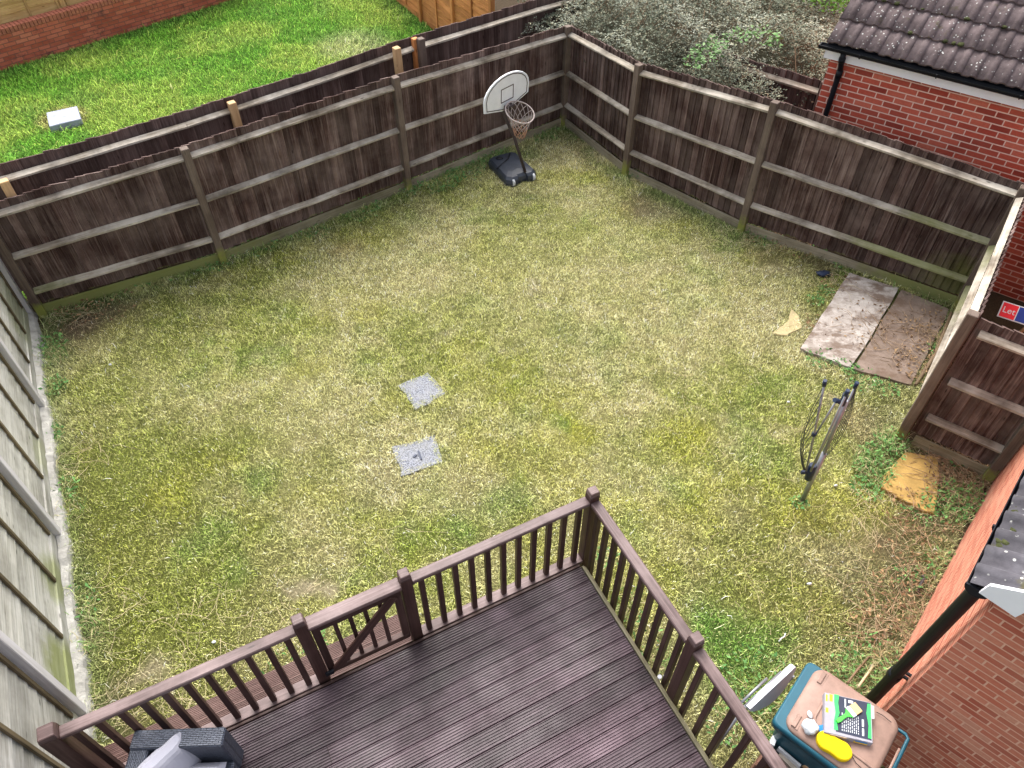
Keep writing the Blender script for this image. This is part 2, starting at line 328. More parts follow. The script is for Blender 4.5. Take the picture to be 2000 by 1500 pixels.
# lap panel fences: overlapping horizontal boards with battens
def lap_bay(t, a, b, n, z0, z1, mat, bmat, nb=2, bh=.14, wav=.004, ends=True):
    a, b = hor(a), hor(b); d = (b - a).normalized(); L = (b - a).length; k = int((z1 - z0) / bh); mb = MB()
    for i in range(k):
        z = z0 + (i + .5) * (z1 - z0) / k; tl = .09
        up = (UP * math.cos(tl) - n * math.sin(tl)); S = 6; r = random.random(); o = r * 37
        # board with a wavy lower edge, in S pieces
        hh = (z1 - z0) / k * 1.18; i0 = len(mb.v)
        for s in range(S + 1):
            c = a + d * L * s / S; jl = random.uniform(-wav, wav) * 2
            for (uu, nn) in ((hh / 2, .0), (hh / 2, .010), (-hh / 2 + jl, .012), (-hh / 2 + jl, 0)):
                mb.v.append(tuple(at(c, z) + up * uu + n * (nn + .004)))
        for s in range(S):
            for q in range(4):
                A = i0 + s * 4 + q; B = i0 + s * 4 + (q + 1) % 4; mb.f.append((A, A + 4, B + 4, B)); mb.r.append(r); mb.sm.append(False)
                u0, u1 = o + L * s / S, o + L * (s + 1) / S; v0, v1 = o + q * .1, o + q * .1 + hh
                mb.uv += [(u0, v0), (u1, v0), (u1, v1), (u0, v1)]
        for e in (i0, i0 + S * 4): mb.f.append((e, e + 1, e + 2, e + 3)); mb.r.append(r); mb.sm.append(False); mb.uv += [(0, 0), (0, .01), (.1, .01), (.1, 0)]
    mb.build('lap_panel', M[mat], t)
    for j in range(nb + (2 if ends else 0)):
        f = (j / (nb + 1)) if ends else (j + 1) / (nb + 1); f = min(max(f, .025), .975)
        mb = MB(); mb.post(a + d * L * f + n * .032, z0, z1 + .01, .04, .022, d); mb.build('batten', M[bmat], t, bevel=.003)
L0 = G(74, 640); L4 = G(165, 1395); lv = (L4 - L0)
lp = [G(60, 597) + V(0, 0, 0), G(86, 800), G(118, 1050), G(165, 1395)]
ld = (lp[3] - lp[1]).normalized(); lp[0] = lp[1] - ld * 1.82
lp.append(lp[3] + ld * 1.86); lp.append(lp[4] + ld * 1.86)
ln = V(-ld.y, ld.x, 0); ln = ln if ln.x > 0 else -ln
tl_ = thing('panel_fence', 'tall weathered pale grey panel fence with vertical posts along the left edge of the lawn', 'fence', tuple(lp[2]))
for i in range(len(lp) - 1):
    a, b = lp[i], lp[i + 1]
    lap_bay(tl_, a + ld * .05 - ln * .05, b - ld * .05 - ln * .05, ln, .22, 2.02, 'grey', 'batten')
    mb = MB(); mb.box(at((a + b) / 2 - ln * .03, .11), hor(b - a) - ld * .1, ln * .04, UP * .22); mb.build('gravel_board', M['grey'], tl_, bevel=.004)
for i, p in enumerate(lp): mb = MB(); mb.post(p - ln * .01, -.1, 2.08, .085, .10, ld); mb.build('post', M['greypost'], tl_, bevel=.006)
M['concrete'] = flat('rough_concrete', (.36, .35, .32), .95, .3, 7, bump=.02, bscale=25)
mb = MB(); s = 0; tot = (lp[-1] - lp[0]).length; pr = []
while s < tot:   # rough concrete haunching at the foot
    wd = .055 + .035 * math.sin(s * 2.1) ** 2 + random.uniform(0, .025); hh = .05 + random.uniform(0, .03)
    c = lp[0] + ld * s; pr.append((c - ln * .01 + UP * (hh + .03), c + ln * wd * .6 + UP * hh, c + ln * wd * 1. + UP * -.02)); s += .07
for q in range(len(pr) - 1):
    for e in range(2):
        mb.face([pr[q][e], pr[q][e + 1], pr[q + 1][e + 1], pr[q + 1][e]], sm=False)
mb.build('concrete_footing', M['concrete'], tl_)
# orange fence and far pale fence with garden wall
oa, ob = hor(G(768, -4)), hor(G(838, 52)); od = (ob - oa).normalized(); o1 = ob + od * 2.9; o0 = oa - od * 3.2; on = V(od.y, -od.x, 0); on = on if on.x < 0 else -on
to = thing('panel_fence', 'bright orange brown lap panel fence beyond the neighbours lawn at the top edge', 'fence', tuple(ob))
nb = 5; oL = (o1 - o0).length / nb
for i in range(nb):
    a = o0 + od * oL * i; b = a + od * oL; lap_bay(to, a + od * .05, b - od * .05, on, .12, 1.85, 'orange', 'orange', nb=1, bh=.13, wav=.012, ends=False)
    mb = MB(); mb.box(at((a + b) / 2, .07), od * (oL - .1), on * .03, UP * .14); mb.build('gravel_board', M['orange'], to, bevel=.004)
for i in range(nb + 1): mb = MB(); mb.post(o0 + od * oL * i + on * .03, -.1, 1.93, .09, .09, od); mb.build('post', M['orange'], to, bevel=.006)
wa, wb = hor(G(0, 140)), hor(G(440, 5)); wd_ = (wb - wa).normalized(); w0 = wa - wd_ * 4; w1 = wb + wd_ * 3; wn = V(wd_.y, -wd_.x, 0)
tw = thing('garden_wall', 'low red brick garden wall with dark sooty stains along the far side of the green lawn', 'wall', tuple(wa))
def quadwall(mb, a, b, z0, z1, n, th, u0=0.):
    """brick wall box with UVs in metres"""
    a, b = hor(a), hor(b); L = (b - a).length; A, B = a - n * th, b - n * th
    mb.face([at(a, z0), at(b, z0), at(b, z1), at(a, z1)], [(u0, z0), (u0 + L, z0), (u0 + L, z1), (u0, z1)])
    mb.face([at(B, z0), at(A, z0), at(A, z1), at(B, z1)], [(u0, z0), (u0 + L, z0), (u0 + L, z1), (u0, z1)])
    mb.face([at(a, z1), at(b, z1), at(B, z1), at(A, z1)], [(u0, 0), (u0 + L, 0), (u0 + L, th), (u0, th)])
    mb.face([at(A, z0), at(a, z0), at(a, z1), at(A, z1)], [(0, z0), (th, z0), (th, z1), (0, z1)])
    mb.face([at(b, z0), at(B, z0), at(B, z1), at(b, z1)], [(0, z0), (th, z0), (th, z1), (0, z1)])
WH = .60
mb = MB(); quadwall(mb, w0, w1, -.1, WH, wn, .22); mb.build('wall', M['brickw'], tw)
mb = MB(); cl = (w1 - w0).length; k = int(cl / .075)
for i in range(k):
    if True: mb.box(at(w0 + wd_ * (.075 * (i + .5)) - wn * .11, WH + .052), wn * .232, wd_ * .066, UP * .104)
M['coping'] = flat('coping_brick', (.40, .14, .09), .85, .3, 12, bump=.003)
mb.build('brick_coping', M['coping'], tw, bevel=.003)
ty = thing('panel_fence', 'pale yellow wooden panel fence standing behind the red brick garden wall', 'fence', tuple(wa - wn * .4))
q0 = w0 - wn * .36
for i in range(5):
    a = q0 + wd_ * 1.9 * i; b = a + wd_ * 1.9; lap_bay(ty, a + wd_ * .05, b - wd_ * .05, wn, .2, 2.1, 'yellow', 'yellow', nb=2, bh=.15, wav=.01)
for i in range(6): mb = MB(); mb.post(q0 + wd_ * 1.9 * i, -.1, 2.15, .1, .1, wd_); mb.build('post', M['yellow'], ty, bevel=.006)
# fence piece between bush and garage
# ---------------------------------------------------------------- buildings
def tiled_roof(parent, E0, du, dh, length, slope_len, pitch, mat, gauge=.32, roll=.15, amp=.02, flip=False, name='roof_tiles'):
    """E0 = eave start, du along the eave, dh horizontal uphill"""
    du, dh = Vector(du).normalized(), Vector(dh).normalized(); up = dh * math.cos(pitch) + UP * math.sin(pitch); nn = -dh * math.sin(pitch) + UP * math.cos(pitch)
    mb = MB(); nc = int(slope_len / gauge) + 1; nr = int(length / (roll * 2)) + 1; S = 9
    prof = [(0., .0), (.10, .001), (.42, .001), (.50, .35), (.60, .85), (.72, 1.), (.86, .9), (.95, .55), (1., .0)]
    for c in range(nc):
        for tix in range(nr):
            r = random.random(); dz = random.uniform(-.003, .003); yaw = random.uniform(-.004, .004)
            cols = []
            for rr in range(2):
                for q, (x, h) in enumerate(prof):
                    if rr and q == 0: continue
                    cols.append(((tix * 2 + rr + x) * roll, h * amp))
            lo = []; hi = []; lip = []
            for (x, h) in cols:
                if x > length + .001: x = length
                pl = E0 + du * x + up * (c * gauge - .03 + yaw * x % .01) + nn * (.034 + h + dz)
                ph = E0 + du * x + up * ((c + 1) * gauge + .02) + nn * (.004 + h)
                lo.append(pl); hi.append(ph); lip.append(pl - nn * .022)
            i0 = len(mb.v); mb.v += [tuple(p) for p in lip + lo + hi]; m = len(cols)
            for a in range(2):
                for q in range(m - 1):
                    A = i0 + a * m + q; mb.f.append((A, A + 1, A + 1 + m, A + m) if not flip else (A + m, A + 1 + m, A + 1, A)); mb.r.append(r); mb.sm.append(a == 1); mb.uv += [(0, 0), (1, 0), (1, 1), (0, 1)]
    mb.build(name, M[mat], parent)
    # under-roof slab
    a = E0 + nn * -.02; mb2 = MB(); mb2.box(a + du * length / 2 + up * slope_len / 2 - nn * .03, up * slope_len, du * (length - .02), nn * .05); mb2.build('roof_deck', M['black'], parent)
def gutter(parent, a, b, out, r=.057):
    a, b = Vector(a), Vector(b); d = (b - a).normalized(); t = (b - a).length; mb = MB(); n = 10; pts = []
    for R_ in (r, r - .006):
        ring = [(math.cos(math.pi * j / n + math.pi), math.sin(math.pi * j / n + math.pi)) for j in range(n + 1)]
        pts.append([out * (c * R_) + UP * (s_ * R_) for c, s_ in ring])
    o, i_ = pts
    for j in range(n):
        mb.face([a + o[j], a + o[j + 1], b + o[j + 1], b + o[j]], sm=True); mb.face([b + i_[j], b + i_[j + 1], a + i_[j + 1], a + i_[j]], sm=True)
    for j in (0, n): mb.face([a + o[j], b + o[j], b + i_[j], a + i_[j]])
    for e, s_ in ((a, -1), (b, 1)):   # stop ends
        mb.prism([e + p * 1.06 for p in (o if s_ > 0 else o[::-1])], d * s_, .012)
    g = mb.build('gutter', M['black'], parent); k = 0.5
    while k < t:
        mb = MB(); pp = [a + d * k + q * 1.08 for q in o]; mb.tube(pp, .008, 6); mb.build('bracket', M['black'], g); k += .9
    return g
# garage beyond the right-hand fence
PL = G(1735, 200, 2.02); gd = (G(1771, 209.5, 2.02) - PL); gd = V(math.cos(R(-36)), math.sin(R(-36)), 0); gn = V(-gd.y, gd.x, 0)   # gn points away from us
c0 = gn.dot(PL)
def on_plane(px, py, n, c):
    r = ray(px, py); t = (c) / (n.x * r[0] + n.y * r[1]); return Vector((r[0] * t, r[1] * t, CAMH + r[2] * t))
W0 = on_plane(1624, 108, gn, c0); ZE = W0.z
print('garage corner', W0, 'fascia right', on_plane(2000, 205, gn, c0))
tg = thing('garage', 'red brick garage with brown tiled roof, white fascia and black gutter at the top right', 'garage', (W0.x, W0.y, 0))
GL, GD = 5.2, 4.4; ZE = W0.z
mb = MB(); a = hor(W0); b = a + gd * GL
quadwall(mb, a, b, -.1, ZE + .1, -gn, .22)
mb.face([p - gd * .004 for p in (at(a + gn * GD, -.1), at(a + gn * .0, -.1), at(a, ZE + .1), at(a + gn * GD / 2, ZE + .1 + GD / 2 * math.tan(R(32))), at(a + gn * GD, ZE + .1))], [(GD, -.1), (0, -.1), (0, ZE + .1), (GD / 2, ZE + .1 + GD / 2 * math.tan(R(32))), (GD, ZE + .1)])
mb.build('wall', M['brick'], tg)
mb = MB(); fa = at(a, ZE + .095) - gn * .075 - gd * .07; mb.box(fa + gd * (GL / 2), gd * GL, gn * .02, UP * .22); mb.build('fascia', M['white'], tg)
mb = MB(); mb.box(at(a - gd * .035, ZE + .01) + gd * (GL / 2) - gn * .037, gd * GL, gn * .073, UP * .012); mb.build('soffit', M['white'], tg)
E0 = at(a, ZE + .20) - gn * .12 - gd * .07
tiled_roof(tg, E0, gd, gn, GL, 2.9, R(32), 'tile', gauge=.345, roll=.158, amp=.024)
gutter(tg, at(a, ZE + .165) - gn * .145 - gd * .13, at(a, ZE + .165) - gn * .145 + gd * GL, gn)
mb = MB(); dp = a + gd * .17
mb.tube([at(dp, ZE + .12) - gn * .145, at(dp, ZE + .03) - gn * .14, at(dp + gd * .0, ZE - .04) - gn * .10, at(dp, ZE - .12) - gn * .05, at(dp, ZE - .3) - gn * .045, at(dp, 0) - gn * .045], .034, 10)
mb.tube([at(dp, ZE - .13) - gn * .047, at(dp, ZE - .22) - gn * .045], .041, 10); mb.tube([at(dp, ZE + .0) - gn * .12, at(dp, ZE + .06) - gn * .143], .041, 10)
mb.build('downpipe', M['black'], tg)
mb = MB()
for _ in range(26):   # moss tufts sitting on the tile laps
    c = random.choice((1, 2, 3)); x = random.choice((random.uniform(.4, 1.6), random.uniform(.9, 1.4), random.uniform(0, 4))); s_ = random.uniform(.012, .03)
    p = E0 + gd * x + (gn * math.cos(R(32)) + UP * math.sin(R(32))) * (c * .345 - .035) + UP * .045; mb.blob(p, (s_ * 1.4, s_ * 1.4, s_ * .8), 6, 4, .3)
props(mb.build('moss', M['moss'], tg), kind='stuff')
fp = [G(1495, 128, 1.75), G(1612, 163, 1.75)]; fpe = fp[0] + (fp[0] - fp[1]).normalized() * .7
closeboard('closeboard_fence', 'short piece of dark fence half covered by the bush, ending at the brick garage corner', [hor(fpe), hor(fp[1])], [1.75, 1.75], (3, 9, 0), posts=(1,), fm='fence2', pz=0.02)
# outbuilding at the bottom right
hd = V(.66, .751, 0).normalized(); hb = V(hd.y, -hd.x, 0)   # hd along the gutter wall away from us, hb along the gable wall to the right
K = G(1667, 1452); K = hor(K); HZ = 2.49; kc = on_plane(1941, 1195, hb, hb.dot(K)); print('outbuilding corner top', kc, K)
th_ = thing('brick_outbuilding', 'orange brick outbuilding with grey tiled roof and black gutter at the lower right', 'building', tuple(K))
HP = R(28); HW = 4.6
mb = MB(); quadwall(mb, K, K + hd * 6.5, -.1, HZ, -hb, .22, u0=.1)
rz = HZ + HW / 2 * math.tan(HP)
mb.face([p - hd * .004 for p in (at(K, -.1), at(K + hb * HW, -.1), at(K + hb * HW, HZ), at(K + hb * HW / 2, rz), at(K, HZ))], [(0, -.1), (HW, -.1), (HW, HZ), (HW / 2, rz), (0, HZ)])
mb.build('wall', M['brickh'], th_)
eo = at(K, HZ) - hb * .13 - hd * .05; sl = HW / 2 / math.cos(HP) + .12
tiled_roof(th_, eo + UP * .03, hd, hb, 6.6, sl, HP, 'tile2', gauge=.345, roll=.16, amp=.026, flip=True)
mb = MB(); mb.box(at(K, HZ + .02) - hb * .03 + hd * 3.3, hd * 6.5, hb * .02, UP * .12); mb.build('fascia', M['white'], th_)
mb = MB(); q = [on_plane(px, py, hd, hd.dot(K) - .05) for px, py in ((1914, 1153), (1985, 1201), (2060, 1164), (1935, 1139))]
mb.prism(q if (q[1] - q[0]).cross(q[2] - q[1]).dot(-hd) > 0 else q[::-1], -hd, .02)
q2 = [at(K - hd * .045 + hb * .16, HZ + .05), at(K - hd * .045 + hb * HW / 2, rz - .06), at(K - hd * .045 + hb * HW / 2, rz + .01), at(K - hd * .045 + hb * .1, HZ + .10)]; mb.prism(q2, -hd, .018)
mb.build('bargeboard', M['white'], th_)
ga = at(K, HZ + .03) - hb * .12 - hd * .045; gutter(th_, ga, ga + hd * 6.6, -hb, .065)
mb = MB(); pp = K - hb * .09 + hd * .03
mb.tube([ga + hd * .10 - UP * .03, at(pp + hd * .10, HZ - .15), at(pp + hd * .12, 0)], .044, 12); mb.tube([at(pp + hd * .12, 1.02), at(pp + hd * .12, .93)], .051, 12)
for z in (.94, 1.0): mb.box(at(pp + hd * .17 + hb * .05, z), hb * .12, hd * .02, UP * .02)
mb.build('downpipe', M['black'], th_)
mb = MB()
for _ in range(70):
    x = random.uniform(.02, 3.5); s_ = random.uniform(.014, .034); mb.blob(ga + hd * x + hb * random.uniform(-.01, .05) + UP * random.uniform(.0, .03), (s_ * 1.2, s_ * 1.2, s_), 6, 4, .3)
props(mb.build('moss', M['moss'], th_), kind='stuff')
az = G(1958, 1500).normalized(); az = hor(az).normalized()
# ---------------------------------------------------------------- lawn and ground
def vnoise(x, y, s, seed=0):
    x = x / s + seed * 17.3; y = y / s - seed * 9.1; xi = np.floor(x).astype(np.int64); yi = np.floor(y).astype(np.int64); fx = x - xi; fy = y - yi
    fx = fx * fx * (3 - 2 * fx); fy = fy * fy * (3 - 2 * fy)
    def h(a, b):
        n = (a * 374761393 + b * 668265263 + seed * 1442695) & 0x7fffffff; n = ((n ^ (n >> 13)) * 1274126177) & 0x7fffffff; return ((n ^ (n >> 16)) & 0xffff) / 65535.
    return (h(xi, yi) * (1 - fx) + h(xi + 1, yi) * fx) * (1 - fy) + (h(xi, yi + 1) * (1 - fx) + h(xi + 1, yi + 1) * fx) * fy
def fbm(x, y, s, seed=0, o=4): return sum(vnoise(x, y, s / 2 ** k, seed + k) * .5 ** k for k in range(o)) / sum(.5 ** k for k in range(o))
def ss(a, b, x): t = np.clip((x - a) / (b - a), 0, 1); return t * t * (3 - 2 * t)
def inpoly(x, y, P):
    r = np.zeros(x.shape, bool); n = len(P)
    for i in range(n):
        x1, y1 = P[i][0], P[i][1]; x2, y2 = P[(i + 1) % n][0], P[(i + 1) % n][1]
        if y1 == y2: continue
        c = ((y1 > y) != (y2 > y)) & (x < (x2 - x1) * (y - y1) / (y2 - y1) + x1); r ^= c
    return r
def dseg(x, y, a, b):
    dx, dy = b[0] - a[0], b[1] - a[1]; t = np.clip(((x - a[0]) * dx + (y - a[1]) * dy) / (dx * dx + dy * dy), 0, 1); return np.hypot(x - a[0] - t * dx, y - a[1] - t * dy)
def dline(x, y, P): return np.min([dseg(x, y, P[i], P[i + 1]) for i in range(len(P) - 1)], axis=0)
garden = [lp[5], lp[4], lp[3], lp[2], lp[1], P0, PB, PA, PC, PR1, PR2, PR3, PS, PS2, K + hd * 1.2, K, K + hb * 4, V(5.5, -2, 0), V(-1.5, -2, 0)]
edge_l = [lp[5], lp[3], lp[1], P0]; edge_b = [P0, PB, PA, PC]; edge_r = [PC, PR1, PR2, PR3]; edge_s = [PR3, PS, PS2]; edge_h = [PS2, K]
nbr = [line[0], line[1], line[2], line[3], line[4], line[5], ob, o0 + od * -3, w1, wa, w0, V(-20, 12, 0)]
S_, O_, N_, D_, T_, Y_ = np.array((.62, .56, .27)), np.array((.26, .30, .06)), np.array((.13, .28, .045)), np.array((.17, .12, .085)), np.array((.52, .45, .29)), np.array((.42, .43, .055))
OD = np.array((.20, .22, .04))
BL = [(230, 980, 1.3, OD, .8), (420, 1200, 1.1, OD, .7), (1560, 1150, 1.0, OD, .5), (1400, 1100, .7, OD, .4), (1000, 1000, .8, OD, .35), (560, 900, .6, OD, .4), (330, 640, .8, OD, .4), (1050, 560, 1.5, S_, .6), (780, 520, 1.0, S_, .55), (640, 800, .8, S_, .5), (1350, 640, .9, S_, .5), (900, 960, .5, S_, .4), (1250, 480, .9, S_, .4),
      (260, 900, .75, O_, .85), (330, 1180, .75, O_, .85), (180, 760, .5, O_, .7), (480, 1060, .5, O_, .5), (300, 700, .5, O_, .5), (1500, 1060, .8, O_, .6), (1650, 1150, .7, O_, .6), (700, 1000, .4, O_, .4), (1450, 1170, .4, O_, .4),
      (1000, 760, .6, Y_, .5), (1130, 830, .35, Y_, .7), (930, 870, .35, Y_, .5), (1330, 850, .4, Y_, .6), (1380, 960, .4, Y_, .5), (600, 720, .3, Y_, .4), (900, 700, .4, Y_, .4), (340, 960, .35, Y_, .45), (1560, 1020, .3, Y_, .4),
      (900, 1030, .3, N_, .55), (1000, 990, .3, N_, .5), (820, 1060, .25, N_, .4), (1330, 960, .3, N_, .4), (1090, 820, .14, N_, .6), (520, 940, .25, N_, .5), (400, 1050, .3, N_, .45), (1420, 470, .25, N_, .55), (1020, 300, .25, N_, .5), (1430, 1290, .5, N_, .85), (1500, 1250, .3, N_, .5), (460, 1130, .3, N_, .4), (1250, 1050, .3, N_, .4), (1390, 1240, .3, N_, .7), (800, 430, .4, N_, .3), (560, 620, .3, N_, .3),
      (1255, 405, .32, D_, .75), (1290, 420, .35, T_ * .7, .5), (160, 625, .55, D_, 1.), (240, 600, .3, D_, .7), (215, 1350, .22, D_, .8), (300, 1320, .17, T_ * .75, .9), (240, 1400, .3, D_, .6), (1500, 490, .45, D_, .5), (1600, 520, .35, D_, .7), (1750, 1080, .40, D_, .9), (1790, 1150, .3, D_, .8), (1790, 1010, .25, D_, .6), (1840, 950, .5, D_, .95), (1160, 280, .6, D_ * 1.3, .5), (1180, 300, .25, T_, .5), (1700, 900, .2, D_, .5),
      (585, 1150, .16, T_ * .8, 1.), (560, 1170, .12, T_ * .75, 1.), (625, 1160, .13, T_ * .8, 1.), (1070, 600, .12, T_, .7), (1040, 560, .12, T_, .6), (1680, 1130, .3, T_, .5), (1600, 1100, .35, T_, .45), (1500, 620, .15, T_, .5), (1730, 1240, .3, D_ * 1.4, .6), (1770, 1170, .25, D_, .7), (1460, 1000, .3, T_, .25), (860, 660, .12, T_, .5), (990, 690, .1, T_, .6), (680, 480, .3, (.55, .38, .2), .4), (1640, 800, .3, T_, .5), (1690, 830, .3, (.5, .35, .2), .5), (1650, 640, .5, D_, .8), (1800, 700, .3, D_, .8), (760, 940, .3, T_, .3), (1410, 390, .2, N_, .5), (1370, 350, .3, N_, .5)]
BLW = [(hor(G(px, py)), r, np.array(c), wgt) for px, py, r, c, wgt in BL]
def garden_col(x, y):
    n1 = fbm(x, y, 1.1, 3, 4); n2 = fbm(x, y, .5, 9, 4); n3 = fbm(x, y, .28, 21, 3); n4 = fbm(x, y, .8, 31, 4)
    m = (ss(.30, .68, n1) * .75 + .1)[:, None]; c = O_ * 1.15 * m + S_ * (1 - m)
    g = (ss(.56, .76, n2) * .35)[:, None]; c = c * (1 - g) + N_ * g
    g = (ss(.54, .74, n4) * .5)[:, None]; c = c * (1 - g) + Y_ * g
    g = (ss(.66, .8, n3) * .3)[:, None]; c = c * (1 - g) + T_ * g
    n5 = fbm(x, y, .16, 91, 3); g = (ss(.5, .75, n5) * .35)[:, None]; c = c * (1 - g) + np.array((.20, .24, .05)) * g; g = (ss(.5, .3, n5) * .3)[:, None]; c = c * (1 - g) + np.array((.66, .60, .30)) * g
    bare = ss(.70, .82, n3) * .3
    wx = (fbm(x, y, .4, 50) - .5) * .5; wy = (fbm(x, y, .4, 60) - .5) * .5
    for p, r, col, wgt in BLW:
        d = np.hypot(x + wx - p.x, y + wy - p.y) / r; w_ = ss(1.4, .1, d) * wgt * (.8 if r > .45 and wgt < .7 else 1.); c = c * (1 - w_[:, None]) + col * w_[:, None]
        if col[0] < .25 and col[1] < .2 or wgt >= .9: bare = np.maximum(bare, w_ * .85)
    e = np.minimum(dline(x, y, edge_b), dline(x, y, edge_r)); eg = (ss(.45, .05, e + (n2 - .5) * .4) * ss(.35, .55, n2) * .85)[:, None]; c = c * (1 - eg) + np.array((.12, .20, .055)) * eg
    el = dline(x, y, edge_l); eg = (ss(.4, .0, el + (n2 - .5) * .4) * .75)[:, None]; c = c * (1 - eg) + np.array((.20, .26, .10)) * eg
    eh = np.minimum(dline(x, y, edge_h), dline(x, y, edge_s)); eg = (ss(.9, .1, eh + (n2 - .5) * .5) * .7)[:, None]; c = c * (1 - eg) + np.array((.17, .18, .08)) * eg
    return c, bare, np.minimum(np.minimum(e, el), eh)
def nbr_col(x, y):
    n1 = fbm(x, y, 1.2, 5, 4); m = ss(.38, .66, n1)[:, None]; c = np.array((.13, .32, .03)) * (1 - m) + np.array((.30, .44, .07)) * m
    n2 = fbm(x, y, .5, 15, 3); g = (ss(.55, .75, n2) * .5)[:, None]; c = c * (1 - g) + np.array((.12, .27, .045)) * g
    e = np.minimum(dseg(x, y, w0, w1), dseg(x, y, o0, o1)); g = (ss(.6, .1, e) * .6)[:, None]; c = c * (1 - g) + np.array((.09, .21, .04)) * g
    p = hor(G(124, 232)); g = (ss(.55, .3, np.hypot(x - p.x, y - p.y)) * .8)[:, None]; c = c * (1 - g) + np.array((.42, .34, .14)) * g; p = hor(G(690, 90)); g = (ss(1.1, .3, np.hypot(x - p.x, y - p.y)) * .5)[:, None]; c = c * (1 - g) + np.array((.55, .52, .30)) * g
    return c, np.zeros(len(x)), e
# the ground sheet, turf colour with shade between blades painted in, or soil
xs = np.arange(-13, 11, .06); ys = np.arange(-3, 21, .06); X, Y = np.meshgrid(xs, ys); x = X.ravel(); y = Y.ravel()
ing = inpoly(x, y, garden); inn = inpoly(x, y, nbr) & ~ing
col = np.tile(np.array((.07, .05, .03)), (len(x), 1)); gc, bare, _ = garden_col(x, y); nc_, _, _ = nbr_col(x, y)
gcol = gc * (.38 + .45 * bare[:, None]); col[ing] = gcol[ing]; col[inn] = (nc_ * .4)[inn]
z = (fbm(x, y, .8, 77) - .5) * .03 * ing
m = bpy.data.meshes.new('ground'); nx, ny = len(xs), len(ys)
m.vertices.add(nx * ny); m.vertices.foreach_set('co', np.stack([x, y, z - .005], 1).astype(np.float32).ravel())
idx = np.arange(nx * ny).reshape(ny, nx); q = np.stack([idx[:-1, :-1], idx[:-1, 1:], idx[1:, 1:], idx[1:, :-1]], -1).reshape(-1, 4)
def setfaces(m, q):
    n, k = q.shape; m.loops.add(n * k); m.loops.foreach_set('vertex_index', q.astype(np.int32).ravel()); m.polygons.add(n)
    m.polygons.foreach_set('loop_start', np.arange(0, n * k, k, dtype=np.int32)); m.polygons.foreach_set('loop_total', np.full(n, k, dtype=np.int32)); m.update(calc_edges=True)
setfaces(m, q)
ca = m.attributes.new('col', 'FLOAT_COLOR', 'POINT'); ca.data.foreach_set('color', np.concatenate([col, np.ones((len(col), 1))], 1).astype(np.float32).ravel())
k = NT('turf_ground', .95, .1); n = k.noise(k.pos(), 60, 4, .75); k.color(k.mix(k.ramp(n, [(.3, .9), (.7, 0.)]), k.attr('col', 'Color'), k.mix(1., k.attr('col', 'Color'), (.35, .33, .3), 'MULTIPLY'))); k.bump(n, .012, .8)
m.materials.append(k.m); go = bpy.data.objects.new('ground', m); COL.objects.link(go); props(go, kind='structure')
mb = MB()
for (x0, x1, y0, y1) in ((-60, 60, 20.93, 80), (-60, 60, -40, -3), (-60, -13, -3, 20.93), (10.93, 60, -3, 20.93)): mb.face([V(x0, y0, -.006), V(x1, y0, -.006), V(x1, y1, -.006), V(x0, y1, -.006)])
props(mb.build('terrain', flat('outer_grass_ground', (.10, .14, .04), .95, .4, .8)), kind='structure')
# grass blades
def blades(name, x, y, h, w_, lean, col, z0=0.):
    n = len(x); a = rng.uniform(0, 2 * np.pi, n); b = a + rng.normal(0, .8, n)
    dx, dy = np.cos(a), np.sin(a); ex, ey = np.cos(b), np.sin(b); px, py = -dy, dx
    v = np.zeros((n, 5, 3)); hw = w_ / 2; L = h * lean
    v[:, 0] = np.stack([x - px * hw, y - py * hw, np.full(n, z0 - .005)], 1); v[:, 1] = np.stack([x + px * hw, y + py * hw, np.full(n, z0 - .005)], 1)
    mx, my, mz = x + dx * L * .45, y + dy * L * .45, z0 + h * .7
    v[:, 2] = np.stack([mx + px * hw * .8, my + py * hw * .8, mz], 1); v[:, 3] = np.stack([mx - px * hw * .8, my - py * hw * .8, mz], 1)
    v[:, 4] = np.stack([mx + ex * L * .6, my + ey * L * .6, mz + h * .28 * rng.uniform(-.9, 1, n)], 1)
    m = bpy.data.meshes.new(name); m.vertices.add(n * 5); m.vertices.foreach_set('co', v.astype(np.float32).ravel())
    b5 = np.arange(n)[:, None] * 5; tri = np.concatenate([b5 + np.array([[0, 1, 2]]), b5 + np.array([[0, 2, 3]]), b5 + np.array([[3, 2, 4]])]); setfaces(m, tri)
    ca = m.attributes.new('col', 'FLOAT_COLOR', 'POINT'); cc = np.repeat(np.concatenate([np.clip(col, 0, .9), np.ones((n, 1))], 1), 5, axis=0); ca.data.foreach_set('color', cc.astype(np.float32).ravel())
    o = bpy.data.objects.new(name, m); COL.objects.link(o); return o
k = NT('grass_blade', .75, .08); k.color(k.attr('col', 'Color')); M['blade'] = k.m
def scatter(poly, dens, y0=-3, y1=25, x0=-14, x1=12):
    P = np.array([(p[0], p[1]) for p in poly]); x0, x1 = max(x0, P[:, 0].min()), min(x1, P[:, 0].max()); y0, y1 = max(y0, P[:, 1].min()), min(y1, P[:, 1].max())
    n = int((x1 - x0) * (y1 - y0) * dens); x = rng.uniform(x0, x1, n); y = rng.uniform(y0, y1, n); k = inpoly(x, y, poly)
    # keep what the photograph can see, with a margin
    F = np.array(_F); d = y * F[1] + (-CAMH) * F[2]; u = FPX * x / np.maximum(d, .1); v = -FPX * (y * _U[1] - CAMH * _U[2]) / np.maximum(d, .1)
    k &= (np.abs(u) < 1150) & (v < 900); return x[k], y[k]
